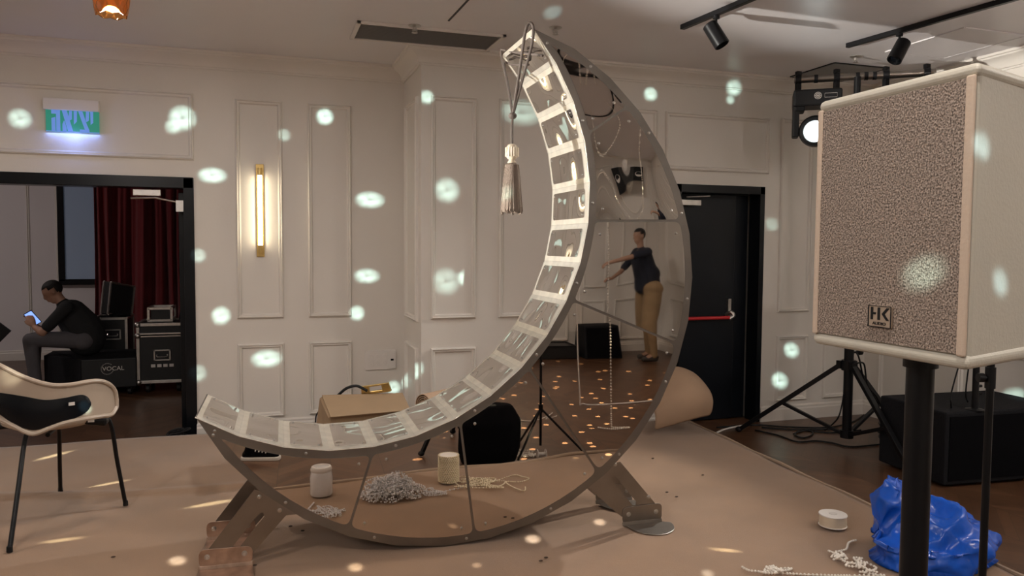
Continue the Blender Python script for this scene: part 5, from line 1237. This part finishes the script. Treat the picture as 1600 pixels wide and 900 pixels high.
for k in range(12):
    a = 2*PI*k/12
    for r, z in ((.22, .0), (.25, .1), (.25, .30), (.16, .43)): hull_pts.append(V((r*math.cos(a)*.95+(.05*z), r*.6*math.sin(a), z)))
hull(hull_pts); b = remesh(b, .02, 4)
o = obj('bag_body', b, 'black_fabric', t)
for f in o.data.polygons: f.use_smooth = True
b = BM(); tube(b, smoothpath([(-.10, -.14, .30), (-.08, -.17, .22), (.08, -.17, .22), (.10, -.14, .30)], 6), .010); obj('bag_handle', b, 'black_fabric', t, smooth=True)
t = thing('added_loudspeaker', 'black stand-in loudspeaker added high on the rear wall for a dark reflection', 'loudspeaker', (4.1, YR+.16, 2.35))  # added to stand in for a dark shape in the mirrors
b = BM(); hexa(b, [(-.17, -.12, -.28), (.17, -.12, -.28), (.15, .14, -.28), (-.15, .14, -.28), (-.17, -.12, .28), (.17, -.12, .28), (.15, .16, .28), (-.15, .16, .28)]); obj('cabinet', b, 'black_plastic', t, bevel=.012)
b = BM(); lathe(b, [(.10, .146), (.098, .152), (.05, .140), (.02, .146)], (0, 0, -.08), 24, Matrix((X, Z, Y)).transposed()); obj('woofer', b, 'white_plastic', t, smooth=True, label='pale speaker cone')
b = BM(); box(b, (0, -.14, 0), (.08, .05, .10)); obj('wall_bracket', b, 'black_metal', t)
q0 = V((1.9, .55, CEIL)); t = thing('lighting_track', 'black stand-in lighting track added above the viewer for dark bands in the moon mirrors', 'lighting track', q0, 0, 'black ceiling lighting tracks')  # unseen track, added to reflect as dark bands in the top mirror
b = BM(); addbox(b, 1.9, 4.6, .53, .57, CEIL-.033, CEIL); obj('rail', b, 'black_metal', t, world=True, bevel=.003)
for xx, ti in ((2.5, .5), (3.4, -.6)):
    t2 = thing('track_spotlight', 'black cylinder spotlight on the added track above the viewer, %s one' % ('left' if xx < 3 else 'right'), 'spotlight', (xx, .55, CEIL-.033), 0, 'black track spotlights')
    b = BM(); cyl(b, (0, 0, 0), (0, 0, -.07), .010, seg=10); obj('track_adapter', b, 'black_metal', t2)
    ax = V((ti, -.3, -1)).normalized(); x_, y_ = frame_of(ax); b = BM(); lathe(b, [(.040, -.085), (.048, -.078), (.050, .080), (.045, .083), (.01, .08)], (0, 0, -.12), 24, Matrix((x_, y_, ax)).transposed()); obj('can', b, 'black_metal', t2, smooth=True)
# black folding chair seen only in the mirror, left of the bag
# sneaker on the parquet
q = fz(408, 716); q.z = 0
t = thing('sneaker', 'black and white sneaker on the parquet by the near stage edge', 'shoe', q, .2)
b = BM(); capsule(b, (-.10, 0, .035), (.10, 0, .03), .038, .036); capsule(b, (-.09, 0, .03), (-.08, 0, .085), .038, .036); capsule(b, (-.05, 0, .06), (.05, 0, .04), .034, .034); b = remesh(b, .008, 3); 
for v in b.verts: v.co.z = max(v.co.z, .02)
o = obj('upper', b, 'black_fabric', t)
b = BM(); prism(b, roundpoly([(-.145, -.042), (.145, -.046), (.145, .046), (-.145, .042)], .04), V((0, 0, 0)), X, Y, Z, .026); obj('sole', b, 'white_rubber', t, bevel=.005)
b = BM()
for k in range(4): tube(b, smoothpath([(-.03+k*.025, -.034, .07-k*.004), (-.03+k*.025, 0, .096-k*.007), (-.03+k*.025, .034, .07-k*.004)], 4), .004, 6)
obj('laces', b, 'white_rubber', t)
# music stand corner at the left edge
t = thing('music_stand', 'black music stand desk poking in at the left edge', 'music stand', (-3.02, 8.6, 0))
c = onY(-22, 515, 8.6); t.location = (c.x, 8.6, 0)
b = BM(); box(b, (0, 0, c.z), (.34, .02, .26), Matrix.Rotation(math.radians(42), 3, 'Y')); obj('desk', b, 'black_metal', t, bevel=.004)
b = BM(); cyl(b, (0, .02, .12), (0, .02, c.z), .011, seg=12); obj('pole', b, 'black_metal', t, smooth=True)
for k in range(3):
    a = .5+k*2*PI/3; b = BM(); tube(b, [(0, .02, .14), (.25*math.cos(a), .02+.25*math.sin(a), .008)], .008, 8); obj('leg', b, 'black_metal', t)

# ------------------------------------------------------------ light patches from added hidden spots, standing in for mirror bounces
def beam(name, org, tgt, rad, energy, col, seed=0, ring=True, asp=None):
    d = (V(tgt)-V(org)).length; wd_, tl_ = (1.45, .85) if asp else (1.0, 1.0); half = math.atan(rad*wd_/d)
    o = light(name, 'SPOT', org, tgt, energy*d*d, col, None, spot_size=max(2*half*1.25, .0175), spot_blend=.5, shadow_soft_size=.012)
    if ring:
        l = o.data; l.use_nodes = True; nt = l.node_tree; N = nt.nodes; em = N['Emission']
        tc = N.new('ShaderNodeTexCoord'); mpn = N.new('ShaderNodeMapping'); k = 1/math.tan(half); mpn.inputs['Scale'].default_value = (k, k*wd_/tl_, 0); mpn.inputs['Location'].default_value = (seed*.37 % .3-.15, seed*.53 % .3-.15, 0)
        nt.links.new(tc.outputs['Normal'], mpn.inputs[0])
        ln = N.new('ShaderNodeVectorMath'); ln.operation = 'LENGTH'; nt.links.new(mpn.outputs[0], ln.inputs[0])
        r = N.new('ShaderNodeValToRGB'); e = r.color_ramp.elements; e[0].position = .05; e[0].color = (.35, .35, .35, 1); e[1].position = 1.0; e[1].color = (0, 0, 0, 1)
        n1 = e.new(.22); n1.color = (1, 1, 1, 1); n1 = e.new(.55); n1.color = (.8, .8, .8, 1)
        nt.links.new(ln.outputs['Value'], r.inputs[0])
        nz = N.new('ShaderNodeTexNoise'); nz.inputs['Scale'].default_value = 1.6; nt.links.new(mpn.outputs[0], nz.inputs[0])
        m1 = N.new('ShaderNodeMath'); m1.operation = 'MULTIPLY'; nt.links.new(r.outputs[0], m1.inputs[0]); nt.links.new(nz.outputs[0], m1.inputs[1])
        m2 = N.new('ShaderNodeMath'); m2.operation = 'MULTIPLY'; nt.links.new(m1.outputs[0], m2.inputs[0]); m2.inputs[1].default_value = 2.0
        nt.links.new(m2.outputs[0], em.inputs['Strength'])
    return o
O1 = V((.45, -.5, 2.85)); CY = (.66, 1.0, .92)  # hidden origin of the added wall spots
BW = 105
def on(surf, px, py): return {'A': lambda: onY(px, py, YA), 'B': lambda: onY(px, py, YB), 'R': lambda: onX(px, py, XR), 'W': lambda: onX(px, py, XW), 'S': lambda: onZ(px, py, ST), 'C': lambda: onZ(px, py, CEIL)}[surf]()
for k, (s, px, py, rp, e) in enumerate([('A', 28, 188, 15, .8), ('A', 283, 183, 20, .9), ('A', 270, 198, 12, .6), ('A', 333, 275, 15, .9), ('A', 445, 213, 11, .35), ('A', 506, 181, 14, 1), ('A', 577, 312, 17, .9), ('A', 574, 432, 15, .9), ('A', 347, 495, 15, 1), ('A', 556, 488, 13, 1),
        ('A', 415, 560, 17, 1), ('A', 615, 606, 12, .9), ('B', 668, 153, 12, .9), ('B', 725, 433, 14, 1), ('B', 697, 296, 22, .7), ('B', 697, 440, 24, .5), ('B', 818, 178, 26, .45), ('B', 1018, 149, 12, 1), ('B', 1145, 137, 13, 1), ('B', 1141, 156, 7, .8),
        ('B', 1237, 548, 13, 1.1), ('B', 1220, 597, 14, 1.1), ('R', 641, 590, 14, .8), ('W', 1583, 625, 18, 1), ('A', 310, 400, 12, .5), ('A', 310, 585, 14, .5), ('C', 862, 18, 16, .6), ('B', 1205, 350, 12, .35)]):
    tg = on(s, px, py); d = (tg-CP).length; beam('patch_spot', O1 if s != 'C' else V((1.2, 2.0, 1.9)), tg, rp*d/1200, e*BW, CY, k, asp=.58 if (px, py) in ((333, 275), (577, 312), (574, 432), (415, 560), (700, 296), (705, 440), (818, 178)) else None)
# streaks and patches on the carpet, each from an added hidden spot
YE = (1, .86, .50)
for k, (px, py, rp, e, c) in enumerate([(78, 713, 7, 1, YE), (168, 756, 7, 1, YE), (335, 787, 9, 1, YE), (100, 845, 7, 1, YE), (105, 740, 9, .8, CY), (1130, 860, 8, .9, YE), (555, 886, 12, 1.1, (1, .95, .75)), (833, 842, 13, 1.2, (1, .98, .85)), (938, 817, 10, 1.1, (1, .95, .8)), (275, 876, 13, 1.1, (1, .97, .8)), (1105, 895, 10, .8, (.9, 1, .95)), (745, 884, 8, .6, (1, .9, .7))]):
    tg = onZ(px, py, ST); d = (tg-CP).length; org = V((HL.x, HL.y, 1.9)) if c is YE else V((.3, .4, 2.9))
    org = V((4.3, 1.9, 1.0)) if c is YE and px > 1000 else (V((-3.3, 4.0, .78)) if c is YE else org)
    beam('floor_beam', org, tg, rp*d/1200, e*BW*(2.2 if c is not YE else 4), c, k)
# speaker blobs
beam('patch_spot', V((-.6, -.9, 2.3)), onX(1445, 428, fx-.01), .042, 150, CY, 3)
tq = onP(1540, 222, V((fx, fyr, 0)), V((-.33, -1, 0)).normalized()); beam('patch_spot', V((.5, -.9, 2.2)), tq, .030, 110, (.6, .9, 1), 5)
tq = onP(1597, 425, V((fx, fyr, 0)), V((-.33, -1, 0)).normalized()); beam('patch_spot', V((.5, -.9, 2.2)), tq, .030, 110, (.6, .9, 1), 6)
beam('patch_spot', V((.0, -.2, 2.9)), onP(18, 592, V((-1.2, 4.3, 0)), Y), .06, 60, (1, 1, .8), 2)
# moving head beam onto the moon rim
light('moving_head_beam', 'SPOT', HL, (-.3, 3.6, .2), 520, (1, .97, .92), None, spot_size=math.radians(75), spot_blend=.6, shadow_soft_size=.05)
light('rim_fill_light', 'SPOT', (-3.6, 3.9, 1.3), mp(.45, 2.1, .27), 5200, (1, .96, .88), None, spot_size=math.radians(22), spot_blend=.6, shadow_soft_size=.06)  # unseen spot, added to brighten the upper rim facets
# starfield of small dots on the parquet (a gobo on an added hidden spot)
o = light('dot_gobo_beam', 'SPOT', (3.2, 1.2, 3.05), (2.7, .2, 0), 16000, (1, .93, .66), None, spot_size=math.radians(78), spot_blend=.2, shadow_soft_size=.003)
l = o.data; l.use_nodes = True; nt = l.node_tree; N = nt.nodes; em = N['Emission']; tc = N.new('ShaderNodeTexCoord'); vo = N.new('ShaderNodeTexVoronoi'); vo.voronoi_dimensions = '2D'; vo.inputs['Scale'].default_value = 11; nt.links.new(tc.outputs['Normal'], vo.inputs[0])
m1 = N.new('ShaderNodeMath'); m1.operation = 'LESS_THAN'; m1.inputs[1].default_value = .08; nt.links.new(vo.outputs['Distance'], m1.inputs[0]); m2 = N.new('ShaderNodeMath'); m2.operation = 'MULTIPLY'; m2.inputs[1].default_value = 1.0; nt.links.new(m1.outputs[0], m2.inputs[0]); nt.links.new(m2.outputs[0], em.inputs['Strength'])
